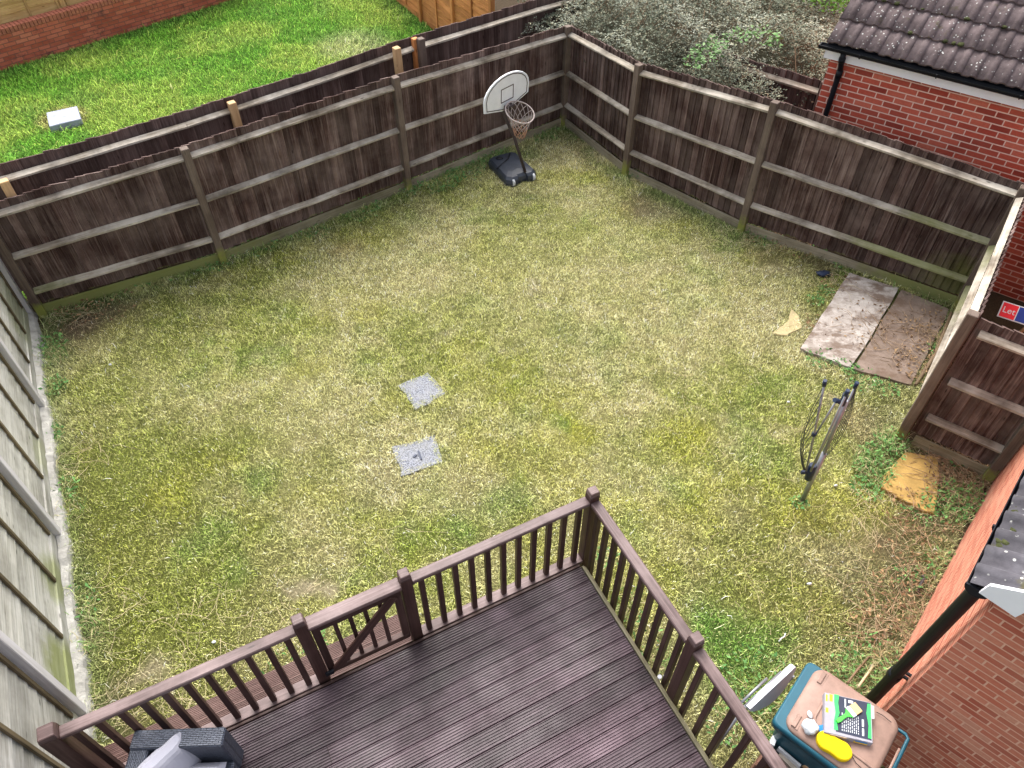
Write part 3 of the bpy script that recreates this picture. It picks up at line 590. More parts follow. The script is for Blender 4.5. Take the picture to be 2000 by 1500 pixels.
# ---------------------------------------------------------------- deck
DZ, RZ = .25, 1.17
RC = hor(G(1157, 972, RZ)); RL = hor(G(98, 1437, RZ)); RR = hor(G(1530, 1500, RZ))
dl = (RL - RC).normalized(); dr = (RR - RC).normalized(); dr = V(-dl.y, dl.x, 0) if V(-dl.y, dl.x, 0).dot(dr) > 0 else V(dl.y, -dl.x, 0)
LL = (RL - RC).length; print('deck L', LL, 'angle', math.degrees(math.acos((RL - RC).normalized().dot((RR - RC).normalized()))))
inset = .10; DC = RC + dl * inset + dr * inset
td = thing('wooden_deck', 'dark brown decking of grooved boards at the bottom of the photo', 'deck', tuple(DC))
bw, gap = .143, .006; dlen = LL + .35; nb_ = 36; mb = MB(); ng = 6
for i in range(nb_):
    o0_ = i * (bw + gap); r = random.random(); zz = DZ + random.uniform(-.002, .002); prof = [(0, -.03), (0, -.004), (.004, 0)]
    gp = (bw - .012) / ng
    for g in range(ng):
        a = .006 + g * gp; prof += [(a + gp * .12, 0), (a + gp * .22, -.008), (a + gp * .62, -.008), (a + gp * .72, 0)]
    prof += [(bw - .004, 0), (bw, -.004), (bw, -.03)]
    st = 0; seg = [(0, dlen)] if i % 3 else [(0, 2.4 + random.random() * .8 if i % 2 else 3.6)]
    if seg[0][1] < dlen: seg.append((seg[0][1] + .004, dlen))
    for s0, s1 in seg:
        r = random.random(); i0 = len(mb.v); u = r * 41
        for s_ in (s0, s1):
            for (q, h) in prof: mb.v.append(tuple(at(DC + dl * s_ + dr * (o0_ + q), zz + h)))
        n_ = len(prof)
        for q in range(n_ - 1):
            mb.f.append((i0 + q, i0 + q + 1, i0 + n_ + q + 1, i0 + n_ + q)); mb.r.append(r); mb.sm.append(False)
            mb.uv += [(u, prof[q][0] + u), (u, prof[q + 1][0] + u), (u + s1 - s0, prof[q + 1][0] + u), (u + s1 - s0, prof[q][0] + u)]
mb.build('deck_surface', M['deck'], td)
mb = MB(); mb.box(at(DC + dr * (nb_ * .075), DZ - .12) + dl * dlen / 2, dl * (dlen - .05), dr * (nb_ * .149 - .05), UP * .17); mb.build('joists', M['soil'], td)
mb = MB(); mb.box(at(DC + dl * dlen / 2 - dr * .02, DZ - .06), dl * dlen, dr * .022, UP * .13); mb.build('fascia_board', M['deckrail'], td, bevel=.003); mb = MB(); mb.box(at(DC + dr * 2.6 - dl * .02, DZ - .06), dr * 5.2, dl * .022, UP * .13); mb.build('edge_board', M['gravel'], td, bevel=.003)
# outer step
sa = 1.55; mb = MB()
for i in range(2):
    r = random.random(); o0_ = i * .149
    prof = [(0, -.03), (0, 0)] + sum([[(.008 + g * .0145, 0), (.011 + g * .0145, -.004), (.017 + g * .0145, -.004), (.02 + g * .0145, 0)] for g in range(9)], []) + [(.143, 0), (.143, -.03)]
    i0 = len(mb.v)
    for s_ in (sa, dlen):
        for q, h in prof: mb.v.append(tuple(at(DC + dl * s_ - dr * (.1 + o0_ + q), .13 + h)))
    n_ = len(prof)
    for q in range(n_ - 1):
        mb.f.append((i0 + q, i0 + n_ + q, i0 + n_ + q + 1, i0 + q + 1)); mb.r.append(r); mb.sm.append(False); mb.uv += [(0, q * .01), (dlen - sa, q * .01), (dlen - sa, q * .01 + .01), (0, q * .01 + .01)]
mb.build('step', M['step'], td)
# railings
def rpost(t, s, base, z1=RZ + .065, w=.092, dirv=None, onright=False):
    p = base; mb = MB(); mb.post(p, .02, z1, w, w, dl); po = mb.build('post', M['deckrail'], t, bevel=.006)
    mb = MB(); mb.box(at(p, z1 + .027), dl * w * 1.0, dr * w * 1.0, UP * .048, top=.86); mb.build('post_cap', M['handrail'], po, bevel=.005); return po
def railing(t, a, b, posts_skip=.05, n_bal=8, btm=True, zt=RZ):
    a, b = hor(a), hor(b); d = (b - a).normalized(); L = (b - a).length; sd = V(-d.y, d.x, 0)
    mb = MB(); mb.box(at((a + b) / 2, zt - .022), d * (L - .088), sd * .088, UP * .044); mb.build('handrail', M['handrail'], t, bevel=.007)
    if btm:
        mb = MB(); mb.box(at((a + b) / 2, DZ - .035), d * (L - .092), sd * .10, UP * .045); mb.build('bottom_rail', M['handrail'], t, bevel=.004)
    for i in range(n_bal):
        p = a + d * (.05 + (L - .1) * (i + .5 + 0.) / n_bal); mb = MB(); lean = V(random.uniform(-.004, .004), random.uniform(-.004, .004), 0)
        z0 = DZ - .015 if btm else -.02; mb.box(at(p, (z0 + zt - .044) / 2), UP * (zt - .044 - z0), d * .045, sd * .045); mb.build('baluster', M['deckrail'], t, bevel=.003)
def along(px, py, z=RZ): return (hor(G(px, py, z)) - RC).dot(dl)
s2 = along(792, 1135); s3 = along(587, 1225); print('posts', s2, s3, LL)
t1 = thing('deck_railing', 'brown wooden deck railing between the corner post and the gate', 'railing', tuple(RC), 'wooden deck railings')
rpost(t1, 0, RC, RZ + .06); rpost(t1, 0, RC + dl * s2); railing(t1, RC, RC + dl * s2, n_bal=11)
t2 = thing('deck_railing', 'brown wooden deck railing left of the gate, ending behind the dark wicker sofa', 'railing', tuple(RC + dl * s3), 'wooden deck railings')
rpost(t2, 0, RC + dl * s3); rpost(t2, 0, RC + dl * LL, RZ + .03, .115); railing(t2, RC + dl * s3, RC + dl * LL, n_bal=11)
t3 = thing('deck_gate', 'small wooden gate with a diagonal brace between two posts of the deck railing', 'gate', tuple(RC + dl * (s2 + .1)))
ga_, gb_ = RC + dl * (s2 + .06), RC + dl * (s3 - .06); gL = (gb_ - ga_).length; gm = (ga_ + gb_) / 2
mb = MB(); mb.box(at(gm, RZ - .02), dl * (gL + .03), dr * .11, UP * .04); mb.build('top_rail', M['handrail'], t3, bevel=.006)
mb = MB(); mb.box(at(gm + dr * .02, RZ - .085), dl * gL, dr * .035, UP * .09); mb.build('upper_cross_rail', M['deckrail'], t3, bevel=.004)
mb = MB(); mb.box(at(gm, .30), dl * gL, dr * .05, UP * .07); mb.build('bottom_rail', M['deckrail'], t3, bevel=.004)
for p in (ga_ + dl * .025, gb_ - dl * .025): mb = MB(); mb.box(at(p, .70), UP * .86, dl * .06, dr * .045); mb.build('stile', M['deckrail'], t3, bevel=.004)
for i in range(4): p = ga_ + dl * (.05 + (gL - .1) * (i + 1) / 5); mb = MB(); mb.box(at(p - dr * .01, .70), UP * .76, dl * .035, dr * .03); mb.build('baluster', M['deckrail'], t3, bevel=.003)
mb = MB(); mb.beam(at(ga_ + dl * .06, 1.06) + dr * .035, at(gb_ - dl * .06, .34) + dr * .035, .024, .085, side=dr); mb.build('brace', M['deckrail'], t3, bevel=.004)
mb = MB(); mb.box(at(gb_ + dr * .055, .36), dl * .07, dr * .02, UP * .05); mb.build('latch', M['black'], t3, bevel=.003)
sr = (hor(G(1358, 1257, RZ)) - RC).dot(dr)
t4 = thing('deck_railing', 'wooden deck railing down the right side of the deck', 'railing', tuple(RC + dr * sr), 'wooden deck railings')
p0 = RC + dr * .09; railing(t4, RC, RC + dr * sr, n_bal=10, btm=False); rpost(t4, 0, RC + dr * sr); railing(t4, RC + dr * sr, RC + dr * (sr + 2.2), n_bal=12, btm=False); rpost(t4, 0, RC + dr * (sr + 2.2))
mb = MB(); mb.box(at(RC + dr * 2.2 + dl * .055, .17), dr * 4.2, dl * .025, UP * .09); mb.build('edge_timber', M['gravel'], t4, bevel=.004)
# ---------------------------------------------------------------- wicker sofa
kb = NT('dark_wicker', .45, .45); u = kb.uv()
br = kb.n('TexBrick'); kb.l(u, br.inputs['Vector']); br.offset = .5
for nm, v in (('Scale', 1.), ('Mortar Size', .0022), ('Mortar Smooth', 1.), ('Brick Width', .042), ('Row Height', .0125)): br.inputs[nm].default_value = v
br.inputs['Color1'].default_value = (0, 0, 0, 1); br.inputs['Color2'].default_value = (1, 1, 1, 1)
cc = kb.ramp(kb.noise(kb.uv((20, 90, 1)), 1, 3), [(.3, (.028, .035, .055)), (.7, (.10, .115, .155))]); cc = kb.mix(br.outputs['Fac'], cc, (.008, .01, .018)); kb.color(cc)
kb.bump(kb.math('SUBTRACT', 1., br.outputs['Fac']), .006, 1.); M['wicker'] = kb.m
M['cushion'] = flat('grey_lilac_cushion', (.38, .38, .44), .85, .05, 5, bump=.002, bscale=150)
TZ = .80; a = hor(G(262, 1426, TZ)); b = hor(G(441, 1419, TZ)); sx = (b - a).normalized(); sy = V(sx.y, -sx.x, 0); sL = (b - a).length; bt = .13
print('sofa', a, b, sL)
ts = thing('wicker_sofa', 'dark blue grey wicker corner sofa on the deck, cut off by the bottom edge', 'sofa', (a.x, a.y, DZ))
def sbox(nm, x0, x1, y0, y1, z0, z1, mat='wicker', bevel=.01):
    mb = MB(); mb.box(at(a + sx * (x0 + x1) / 2 + sy * (y0 + y1) / 2, (z0 + z1) / 2), sx * (x1 - x0), sy * (y1 - y0), UP * (z1 - z0)); return mb.build(nm, M[mat], ts, bevel=bevel)
sbox('backrest', 0, sL, 0, bt, DZ + .03, TZ)
mb = MB(); mb.box(at(a + sx * bt / 2 + sy * (.95 + bt / 2), (TZ + DZ) / 2 - .002), sy * (1.9 - .004), sx * bt, UP * (TZ - DZ - .034)); mb.build('side_rest', M['wicker'], ts, bevel=.01)
sbox('seat_base', bt + .002, sL + .0, bt + .002, 1.9, DZ + .04, DZ + .22)
def cushion(nm, x0, x1, y0, y1, z0, z1, parent, n=12):
    mb = MB(); P = {}; th = (z1 - z0)
    for sgn in (1, -1):
        for i in range(n + 1):
            for j in range(n + 1):
                fx, fy = i / n, j / n; e = min(1, min(fx, 1 - fx) / .1) ** .5 * min(1, min(fy, 1 - fy) / .1) ** .5; e = e * (.9 + .1 * math.sin(fx * 3.1) * math.sin(fy * 3.1))
                q = at(a + sx * (x0 + (x1 - x0) * fx) + sy * (y0 + (y1 - y0) * fy), z0 + th / 2 + sgn * th / 2 * e + (random.uniform(-.001, .001))); P[sgn, i, j] = q
        for i in range(n):
            for j in range(n):
                f = [P[sgn, i, j], P[sgn, i + 1, j], P[sgn, i + 1, j + 1], P[sgn, i, j + 1]]; mb.face(f if sgn < 0 else f[::-1], sm=True)
    return mb.build(nm, M['cushion'], parent)
cushion('seat_cushion', bt + .02, sL - .03, bt + .03, .75, DZ + .22, DZ + .36, ts)
cushion('seat_cushion', bt + .02, sL - .03, .76, 1.45, DZ + .22, DZ + .36, ts)
def pillow(px, py, z, w_, rot, tilt):
    t = thing('cushion', 'pale grey scatter cushion propped in the corner of the wicker sofa', 'cushion', tuple(G(px, py, z))); mb = MB(); n = 14; P = {}
    c = G(px, py, z); e1 = (sx * math.cos(rot) + sy * math.sin(rot)); nn = (sy * math.cos(rot) - sx * math.sin(rot)); e2 = (UP * math.cos(tilt) - nn * math.sin(tilt)); nrm = e1.cross(e2).normalized()
    for sg in (1, -1):
        for i in range(n + 1):
            for j in range(n + 1):
                fx, fy = i / n * 2 - 1, j / n * 2 - 1; th = .085 * max(0, (1 - fx ** 4) * (1 - fy ** 4)) ** .6;  sq = 1 - .07 * (1 - fx * fx) * fy * fy - .07 * (1 - fy * fy) * fx * fx - .06 * (fx * fy) ** 6
                wr = .004 * math.sin(fx * 9 + fy * 4) * (1 - fy * fy)
                P[sg, i, j] = c + e1 * fx * w_ / 2 * (sq) + e2 * fy * w_ / 2 * sq + nrm * sg * (th + wr * sg)
        for i in range(n):
            for j in range(n):
                f = [P[sg, i, j], P[sg, i + 1, j], P[sg, i + 1, j + 1], P[sg, i, j + 1]]; mb.face(f if sg > 0 else f[::-1], sm=True)
    mb.build('cover', M['cushion'], t)
pillow(330, 1497, .64, .40, R(-48), R(16))
# ---------------------------------------------------------------- wheelie bin
M['teal'] = flat('teal_bin_plastic', (.012, .085, .125), .42, .12, 5, spec=.4)
M['lid'] = flat('brown_bin_lid', (.265, .17, .135), .6, .2, 9, spec=.35)
M['metal'] = flat('grey_metal_tube', (.32, .33, .36), .38, .1, 8, metal=.6)
C1, C2 = hor(G(1582, 1286, 1.06)), hor(G(1508, 1408, 1.06)); bx = (C1 - C2).normalized(); by = V(bx.y, -bx.x, 0); BW = (C1 - C2).length; BD = .68
print('bin', BW, by, C1)
def B(u, v, z): return at(C2 + bx * u + by * v, z)
tb = thing('wheelie_bin', 'teal wheelie bin with a brown lid covered in paint things, by the brick outbuilding', 'bin', tuple(B(BW / 2, BD / 2, 0)))
mb = MB(); i0 = 0
def rrect(u0, u1, v0, v1, z, r=.05, n=4):
    pts = []
    for (cu, cv, a0) in ((u1 - r, v1 - r, 0), (u0 + r, v1 - r, 90), (u0 + r, v0 + r, 180), (u1 - r, v0 + r, 270)):
        for j in range(n + 1): t = R(a0 + 90 * j / n); pts.append(B(cu + r * math.cos(t), cv + r * math.sin(t), z))
    return pts
if bx.cross(by).z < 0: ORI = -1
else: ORI = 1
def loft(mb, rings, capb=True, capt=True, sm=False):
    n = len(rings[0]); i0 = len(mb.v)
    for rg in rings: mb.v += [tuple(p) for p in rg]
    def F(ids): mb.f.append(tuple(ids if ORI > 0 else reversed(ids))); mb.r.append(0.); mb.sm.append(sm and len(ids) == 4); mb.uv += [(0, 0)] * len(ids)
    for q in range(len(rings) - 1):
        for j in range(n): A = i0 + q * n + j; C = i0 + q * n + (j + 1) % n; F([A, C, C + n, A + n])
    if capt: F([i0 + (len(rings) - 1) * n + j for j in range(n)])
    if capb: F([i0 + j for j in reversed(range(n))])
loft(mb, [rrect(.06, BW - .06, .12, BD - .14, .06), rrect(.025, BW - .025, .04, BD - .06, .92), rrect(.02, BW - .02, .03, BD - .05, .97), rrect(0, BW, 0, BD - .03, .975, .045), rrect(0, BW, 0, BD - .03, 1.03, .045), rrect(.012, BW - .012, .012, BD - .04, 1.045, .045)], sm=True)
mb.build('body', M['teal'], tb)
mb = MB(); LZ = 1.052; loft(mb, [rrect(.03, BW - .012, .075, BD, LZ - .02, .08, 6), rrect(.02, BW - .002, .065, BD + .01, LZ - .01, .085, 6), rrect(.025, BW - .007, .07, BD, LZ + .012, .085, 6), rrect(.05, BW - .03, .095, BD - .03, LZ + .026, .075, 6), rrect(.16, BW - .14, .2, BD - .12, LZ + .032, .06, 6)], sm=True)
ld_ = mb.build('lid', M['lid'], tb)
mb = MB(); rg = rrect(.15, BW - .13, .21, BD + .05, LZ + .034, .07, 6); mb.tube([p for p in rg[6:22]], .009, 6); mb.build('lid_ridge', M['lid'], ld_)
for u in (.1, BW - .09):
    mb = MB(); mb.box(B(u, .125, LZ + .028), by * .03, bx * .10, UP * .02); mb.box(B(u, .15, LZ + .0265), by * .02, bx * .11, UP * .006); mb.build('lid_grip', M['lid'], ld_, bevel=.006)
mb = MB(); hp = [B(.03, BD - .05, .99), B(.03, BD + .06, 1.0), B(.05, BD + .085, 1.0), B(BW - .05, BD + .085, 1.0), B(BW - .03, BD + .06, 1.0), B(BW - .03, BD - .05, .99)]
mb.tube(hp, .013, 8); mb.build('handle', M['teal'], tb)
for u in (.04, BW - .04):
    mb = MB(); mb.tube([B(u - .025, BD - .08, .1), B(u + .025, BD - .08, .1)], .1, 16); mb.build('wheel', M['black'], tb)
LT = LZ + .034
def onlid(px, py, z=LT): return G(px, py, z)
# packet lying on the lid
PT = LT + .055
cs = [(1611, 1352), (1716, 1380), (1705, 1452), (1610, 1430)]
M['pk_grey'] = flat('packet_grey', (.30, .29, .33), .45, .1, 20); M['pk_dark'] = flat('packet_dark', (.035, .04, .065), .4, .1, 20); M['pk_green'] = flat('packet_green', (.05, .55, .12), .45, .08, 20)
M['pk_white'] = flat('print_white', (.55, .57, .59), .5, .05, 20); M['pk_yellow'] = flat('packet_yellow', (.75, .5, .03), .45, .1, 20); M['pk_blue'] = flat('packet_blue', (.02, .17, .45), .45, .1, 20); M['pk_tan'] = flat('packet_cardboard', (.42, .33, .28), .7, .15, 20)
tk = thing('paint_packet', 'thick packet with dark panel, green edges and white text on the bin lid', 'packet', tuple(onlid(1660, 1400)))
top = [G(px, py, PT) for px, py in cs]; o_ = top[3]; ex = (top[2] - top[3]); ey = (top[0] - top[3])
def Q(u, v, z=0): return o_ + ex * u + ey * v + UP * z
exn, eyn = ex.normalized(), ey.normalized(); sgn = 1 if ex.cross(ey).z > 0 else -1
def qp(name, quads, mat, h, z=0., parent=tk):
    mb = MB()
    for qd in quads: pts = [Q(u, v, z) for u, v in qd]; mb.prism(pts if sgn > 0 else pts[::-1], UP, h)
    return mb.build(name, M[mat], parent)
mb = MB(); pts = [Q(u, v, -.055) for u, v in ((0, 0), (1, 0), (1, 1), (0, 1))]; mb.prism(pts if sgn > 0 else pts[::-1], UP, .055, chamfer=.004); mb.build('box', M['pk_grey'], tk)
qp('panel', [((.24, .08), (.97, .06), (.97, .98), (.24, .98))], 'pk_dark', .0015)
qp('green_edge', [((.2, .12), (.28, .12), (.25, .35), (.2, .35)), ((.2, .35), (.25, .35), (.31, .55), (.23, .55)), ((.23, .55), (.31, .55), (.28, .8), (.2, .8)), ((.2, .8), (.28, .8), (.3, 1.), (.2, 1.))], 'pk_green', .0015, .002)
qp('green_edge', [((.9, .1), (.97, .1), (.97, .4), (.92, .4)), ((.92, .4), (.97, .4), (.97, .7), (.88, .7)), ((.88, .7), (.97, .7), (.97, .95), (.91, .95))], 'pk_green', .0015, .002)
tx = []
for c_ in range(9):
    v0 = .13
    while v0 < .55: ln_ = random.uniform(.03, .1); tx.append(((.36 + c_ * .042, v0), (.375 + c_ * .042, v0), (.375 + c_ * .042, v0 + ln_), (.36 + c_ * .042, v0 + ln_))); v0 += ln_ + .025
tx += [((.78, .12), (.82, .12), (.82, .3), (.78, .3)), ((.78, .34), (.82, .34), (.82, .52), (.78, .52)), ((.42, .72), (.45, .72), (.45, .94), (.42, .94)), ((.5, .86), (.6, .86), (.6, .93), (.5, .93))]
qp('side_label', [((.98, .6), (1.04, .6), (1.04, .92), (.98, .92))], 'pk_white', .0015, .002)
qp('printed_text', tx[:0] or tx, 'pk_white', .0015, .002)
qp('yellow_patch', [((.02, .5), (.08, .5), (.08, .62), (.02, .62)), ((.1, .8), (.17, .8), (.17, .98), (.1, .98)), ((.02, .78), (.06, .78), (.06, .95), (.02, .95))], 'pk_yellow', .0015)
mb = MB(); mb.box(Q(.78, 0, -.02) - eyn * .002, exn * .075, eyn * .003, UP * .015); mb.build('blue_stripe', M['pk_blue'], tk)
mb = MB(); mb.box(Q(.78, 0, -.037) - eyn * .002, exn * .085, eyn * .003, UP * .016); mb.build('yellow_stripe', M['pk_yellow'], tk)
mb = MB(); mb.box(Q(.3, 0, -.028) - eyn * .002, exn * .11, eyn * .003, UP * .05); mb.build('paper_side', M['pk_tan'], tk)
# paint brush
tp = thing('paint_brush', 'paint brush with a bright green handle and tan bristles on top of the packet', 'brush', tuple(G(1660, 1395, PT)))
BZ = PT + .006; h0, h1, h2 = G(1634, 1410, BZ), G(1659, 1393, BZ), G(1668, 1388, BZ); d_ = hor(h1 - h0).normalized(); s_ = V(-d_.y, d_.x, 0)
hw = [(0, .010), (.02, .014), (.06, .011), (.09, .012), (.105, .022), (.118, .034)]
prf = [h0 + d_ * x_ - s_ * w_ for x_, w_ in hw] + [h0 + d_ * x_ + s_ * w_ for x_, w_ in hw[::-1]]
M['gr'] = flat('green_plastic', (.08, .62, .07), .4, .05, 10); M['bris'] = flat('tan_bristles', (.62, .42, .2), .9, .15, 60)
mb = MB(); mb.prism(prf, UP, .012, chamfer=.003); mb.build('handle', M['gr'], tp)
mb = MB(); mb.box(h0 + d_ * .133 + UP * .007, d_ * .03, s_ * .074, UP * .015); mb.build('ferrule', M['pk_white'], tp, bevel=.002)
mb = MB(); mb.box(h0 + d_ * .176 + UP * .007, d_ * .056, s_ * .07, UP * .014); mb.build('bristles', M['bris'], tp, bevel=.003)
# sponge
M['sponge'] = flat('yellow_sponge', (.72, .50, .005), .8, .04, 30, bump=.003, bscale=300)
c_ = onlid(1627, 1459, LT + .0); e_ = onlid(1650, 1474) - onlid(1604, 1444); e_.normalize(); f_ = V(-e_.y, e_.x, 0); pts = []
for j in range(36):
    t = 2 * math.pi * j / 36; r_ = .118; pts.append(c_ + e_ * (r_ * math.copysign(abs(math.cos(t)) ** .85, math.cos(t))) + f_ * .075 * math.sin(t) * (1 - .22 * math.exp(-(math.cos(t) * 3) ** 2)))
to_ = thing('sponge', 'bright yellow peanut shaped sponge on the bin lid', 'sponge', tuple(c_)); mb = MB(); mb.prism(pts, UP, .04, chamfer=.008); mb.build('foam', M['sponge'], to_)
# cloth and glove
c_ = onlid(1583, 1420, LT + .03); tc = thing('cloth', 'crumpled white cloth beside the packet on the bin lid', 'cloth', tuple(c_)); mb = MB(); mb.blob(c_, (.052, .05, .035), 13, 9, .24); mb.blob(onlid(1582, 1396, LT + .012), (.018, .03, .012), 8, 6, .1); mb.build('fabric', M['pk_white'], tc)
c_ = onlid(1604, 1423, LT + .012); tc = thing('tape_roll', 'small blue and yellow piece between the white cloth and the packet', 'tape', tuple(c_)); mb = MB(); mb.box(c_, V(.05, .01, 0), V(-.008, .04, 0), UP * .02); mb.build('wrapper', M['pk_blue'], tc, bevel=.004); mb = MB(); mb.box(c_ + V(.028, -.005, .002), V(.012, .003, 0), V(-.007, .035, 0), UP * .021); mb.build('label', M['pk_yellow'], tc)
tw_ = thing('wire', 'thin black wire trailing over the rear of the bin lid', 'wire', tuple(onlid(1665, 1470))); mb = MB(); mb.tube([onlid(*p, LT + .006) for p in ((1660, 1455), (1663, 1475), (1672, 1490), (1684, 1502))], .0025, 5); mb.tube([onlid(*p, LT + .01) for p in ((1712, 1391), (1724, 1397), (1741, 1411))], .0025, 5); mb.build('cable', M['black'], tw_)
# crate of offcuts between railing and bin
CZ = .74; ca_, cb_ = hor(G(1513, 1436, CZ)), hor(G(1592, 1500, CZ)); cd = (cb_ - ca_).normalized(); cn = V(cd.y, -cd.x, 0) * -1
if cn.dot(by) > 0: cn = -cn
tcr = thing('wooden_crate', 'open brown wooden crate between the deck railing and the wheelie bin', 'crate', tuple(ca_)); M['crate'] = wood('crate_wood', (.10, .045, .03), (.19, .095, .065), (.28, .16, .12), patch=.3, board=.2)
cl_, cw_ = .62, .26
for (p, q_, w2) in ((ca_, ca_ + cd * cl_, .02), (ca_ + cn * cw_, ca_ + cn * cw_ + cd * cl_, .02)):
    mb = MB(); mb.box(at((p + q_) / 2, CZ / 2), cd * cl_, cn * .022, UP * CZ); mb.build('side', M['crate'], tcr, bevel=.003)
for p in (ca_ + cd * .011, ca_ + cd * (cl_ - .011)): mb = MB(); mb.box(at(p + cn * cw_ / 2, CZ / 2 - .003), cn * (cw_ - .024), cd * .02, UP * (CZ - .006)); mb.build('end', M['crate'], tcr, bevel=.003)
mb = MB(); mb.box(at(ca_ + cd * cl_ / 2 + cn * cw_ / 2, CZ * .55), cd * (cl_ - .05), cn * (cw_ - .05), UP * .02); mb.build('shelf', M['crate'], tcr)
def offcut(nm, lab, px, py, px2, py2, z, w_, mat, h=.06):
    p, q_ = G(px, py, z), G(px2, py2, z - .0); t = thing(nm, lab, nm.split('_')[-1], tuple(p)); mb = MB(); mb.beam(p, q_, w_, h); mb.build('strip', M[mat], t, bevel=.002)
offcut('white_block', 'short white offcut at the top end of the brown crate', 1512, 1441, 1506, 1457, CZ + .01, .035, 'pk_white')
offcut('white_strip', 'long thin white strip lying inside the brown crate', 1519, 1461, 1562, 1498, CZ - .02, .018, 'pk_white')
offcut('pine_offcut', 'pale tan timber offcut in the crate next to the bin', 1549, 1468, 1580, 1500, CZ - .03, .04, 'newpost')
offcut('grey_offcut', 'grey weathered plank between the crates white strip and the railing', 1522, 1472, 1560, 1510, CZ - .06, .05, 'rail')
# folded chair
FZ = .62; fa_, fb_ = G(1463, 1386, FZ), G(1553, 1302, FZ); fd = (fb_ - fa_); fL = fd.length; fd.normalize(); fs = V(fd.y, -fd.x, 0); fu = (fs * .30 - UP * .95).normalized()
tf = thing('folded_chair', 'folded garden chair with a pale grey padded seat, leaning beside the teal bin', 'chair', tuple(at(fa_, 0)))
M['pad'] = flat('pale_grey_pad', (.60, .60, .64), .7, .08, 10)
pts = []; nrm = fd.cross(fu)
for j in range(17): t = j / 16; pts.append(fa_ + fd * fL * (t) + fu * (.13 * math.sin(math.pi * t) ** .8 * (1 + .3 * t) + .01))
pts += [fa_ + fd * fL * .98 - fu * .02, fa_ - fu * .02]
mb = MB(); mb.prism(pts, nrm, .035, chamfer=.01); mb.prism([p - nrm * .0 for p in pts[::-1]], -nrm, .012); mb.build('seat_pad', M['pad'], tf)
mb = MB()
for j in range(1, 16): t = j / 16; p = fa_ + fd * fL * t + fu * (.17 * math.sin(math.pi * t) ** .8 * (1 + .3 * t) - .02); sg = 1; mb.beam(p + nrm * .036 * 1, p + nrm * .036 + fu * .03, .012, .006)
mb.build('stitching', M['pk_white'], tf)
mb = MB(); o2 = -fs * .035
mb.tube([fa_ + o2, fb_ + o2 * 1.1 - fd * .12], .011, 8); mb.tube([fa_ + o2 * 2, fb_ + o2 * 2.1 - fd * .25], .011, 8); mb.tube([fa_ + o2, fa_ - fd * .3 - UP * .62], .011, 8); mb.tube([fa_ + o2 * 2, fa_ - fd * .1 - UP * .62 + o2 * 2], .011, 8); mb.tube([fb_ - fd * .02 + fu * .1, at(fb_ - fd * .05, 0)], .011, 8)
mb.build('frame', M['metal'], tf)
# ---------------------------------------------------------------- rotary clothes line
AB = G(1567, 978); AY = AB.y
def A(px, py, dy=0.): return onY(px, py, AY + dy)
ta = thing('rotary_clothes_line', 'folded grey rotary clothes line standing in the lawn to the left of the yellow stone', 'clothes line', tuple(AB))
ptop = A(1652, 782); M['cord'] = flat('dark_clothes_cord', (.04, .045, .05), .6, .2); M['hub'] = flat('navy_plastic', (.02, .03, .06), .4, .2)
mb = MB(); mb.tube([AB - UP * .02, A(1610, 885)], .024, 12); mb.tube([A(1610, 885), ptop], .019, 12); mb.build('pole', M['metal'], ta)
hub = A(1582, 922); mb = MB(); mb.tube([A(1578, 935), A(1588, 908)], .036, 10); mb.box(hub - V(.05, 0, 0), V(.07, 0, .01), V(0, .03, 0), V(0, 0, .04)); mb.build('lower_hub', M['hub'], ta, bevel=.004)
arms = [((1574, 922, 0), (1590, 848, -.03), (1611, 746, -.06)), ((1588, 918, .03), (1625, 850, .05), (1673, 750, .08)), ((1583, 920, -.03), (1612, 858, -.08), (1655, 765, -.12)), ((1586, 918, .05), (1622, 845, .1), (1660, 762, .14))]
for k_, am in enumerate(arms[:3]):
    pts = [A(*p) for p in am]; mb = MB(); mb.tube(pts, .0105, 8); ar = mb.build('arm', M['metal'], ta)
    d_ = (pts[2] - pts[1]).normalized(); mb = MB(); mb.tube([pts[2] - d_ * .05, pts[2] + d_ * .02], .018, 8); mb.build('end_cap', M['hub'], ar)
    if k_ == 0: mb = MB(); mb.tube([pts[1] - V(.0, 0, .02), pts[1] + V(0, 0, .02)], .022, 8); mb.build('joint', M['hub'], ar)
mb = MB(); mb.tube([A(1592, 850, -.03), A(1632, 785, -.02)], .009, 8); mb.build('strut', M['metal'], ta)
mb = MB(); mb.tube([A(1630, 781, -.02), A(1645, 787)], .022, 8); mb.tube([A(1645, 790), A(1652, 770)], .026, 10); mb.build('upper_hub', M['hub'], ta)
mb = MB()
for j in range(9):   # cords hanging from the free arm
    f = j / 8; x0 = 1610 - 32 * f; y0 = 752 + 150 * f; bow = 26 - 20 * f
    p1 = (x0, y0); p2 = (1560 - 6 * (1 - f) + 12 * f * f, 858 + 28 * f); p3 = (1570 + 4 * f, 918)
    pts = []
    for s_ in range(13):
        t = s_ / 12; bxx = (1 - t) ** 2 * p1[0] + 2 * t * (1 - t) * (p2[0] - 8 + random.uniform(-3, 3)) + t * t * p3[0]; byy = (1 - t) ** 2 * p1[1] + 2 * t * (1 - t) * p2[1] + t * t * p3[1]; pts.append(A(bxx, byy, -.05 - .02 * j + .1 * t))
    mb.tube(pts, .003, 5, cap=False)
for j in range(8):
    f = j / 7; pts = []
    for s_ in range(13): t = s_ / 12; bxx = 1672 - 84 * t - 3 * f + math.sin(math.pi * t) * (16 - 22 * f); byy = 756 + 160 * t + math.sin(math.pi * t) * 12; pts.append(A(bxx, byy, .02 + .02 * j))
    mb.tube(pts, .003, 5, cap=False)
mb.build('cords', M['cord'], ta)
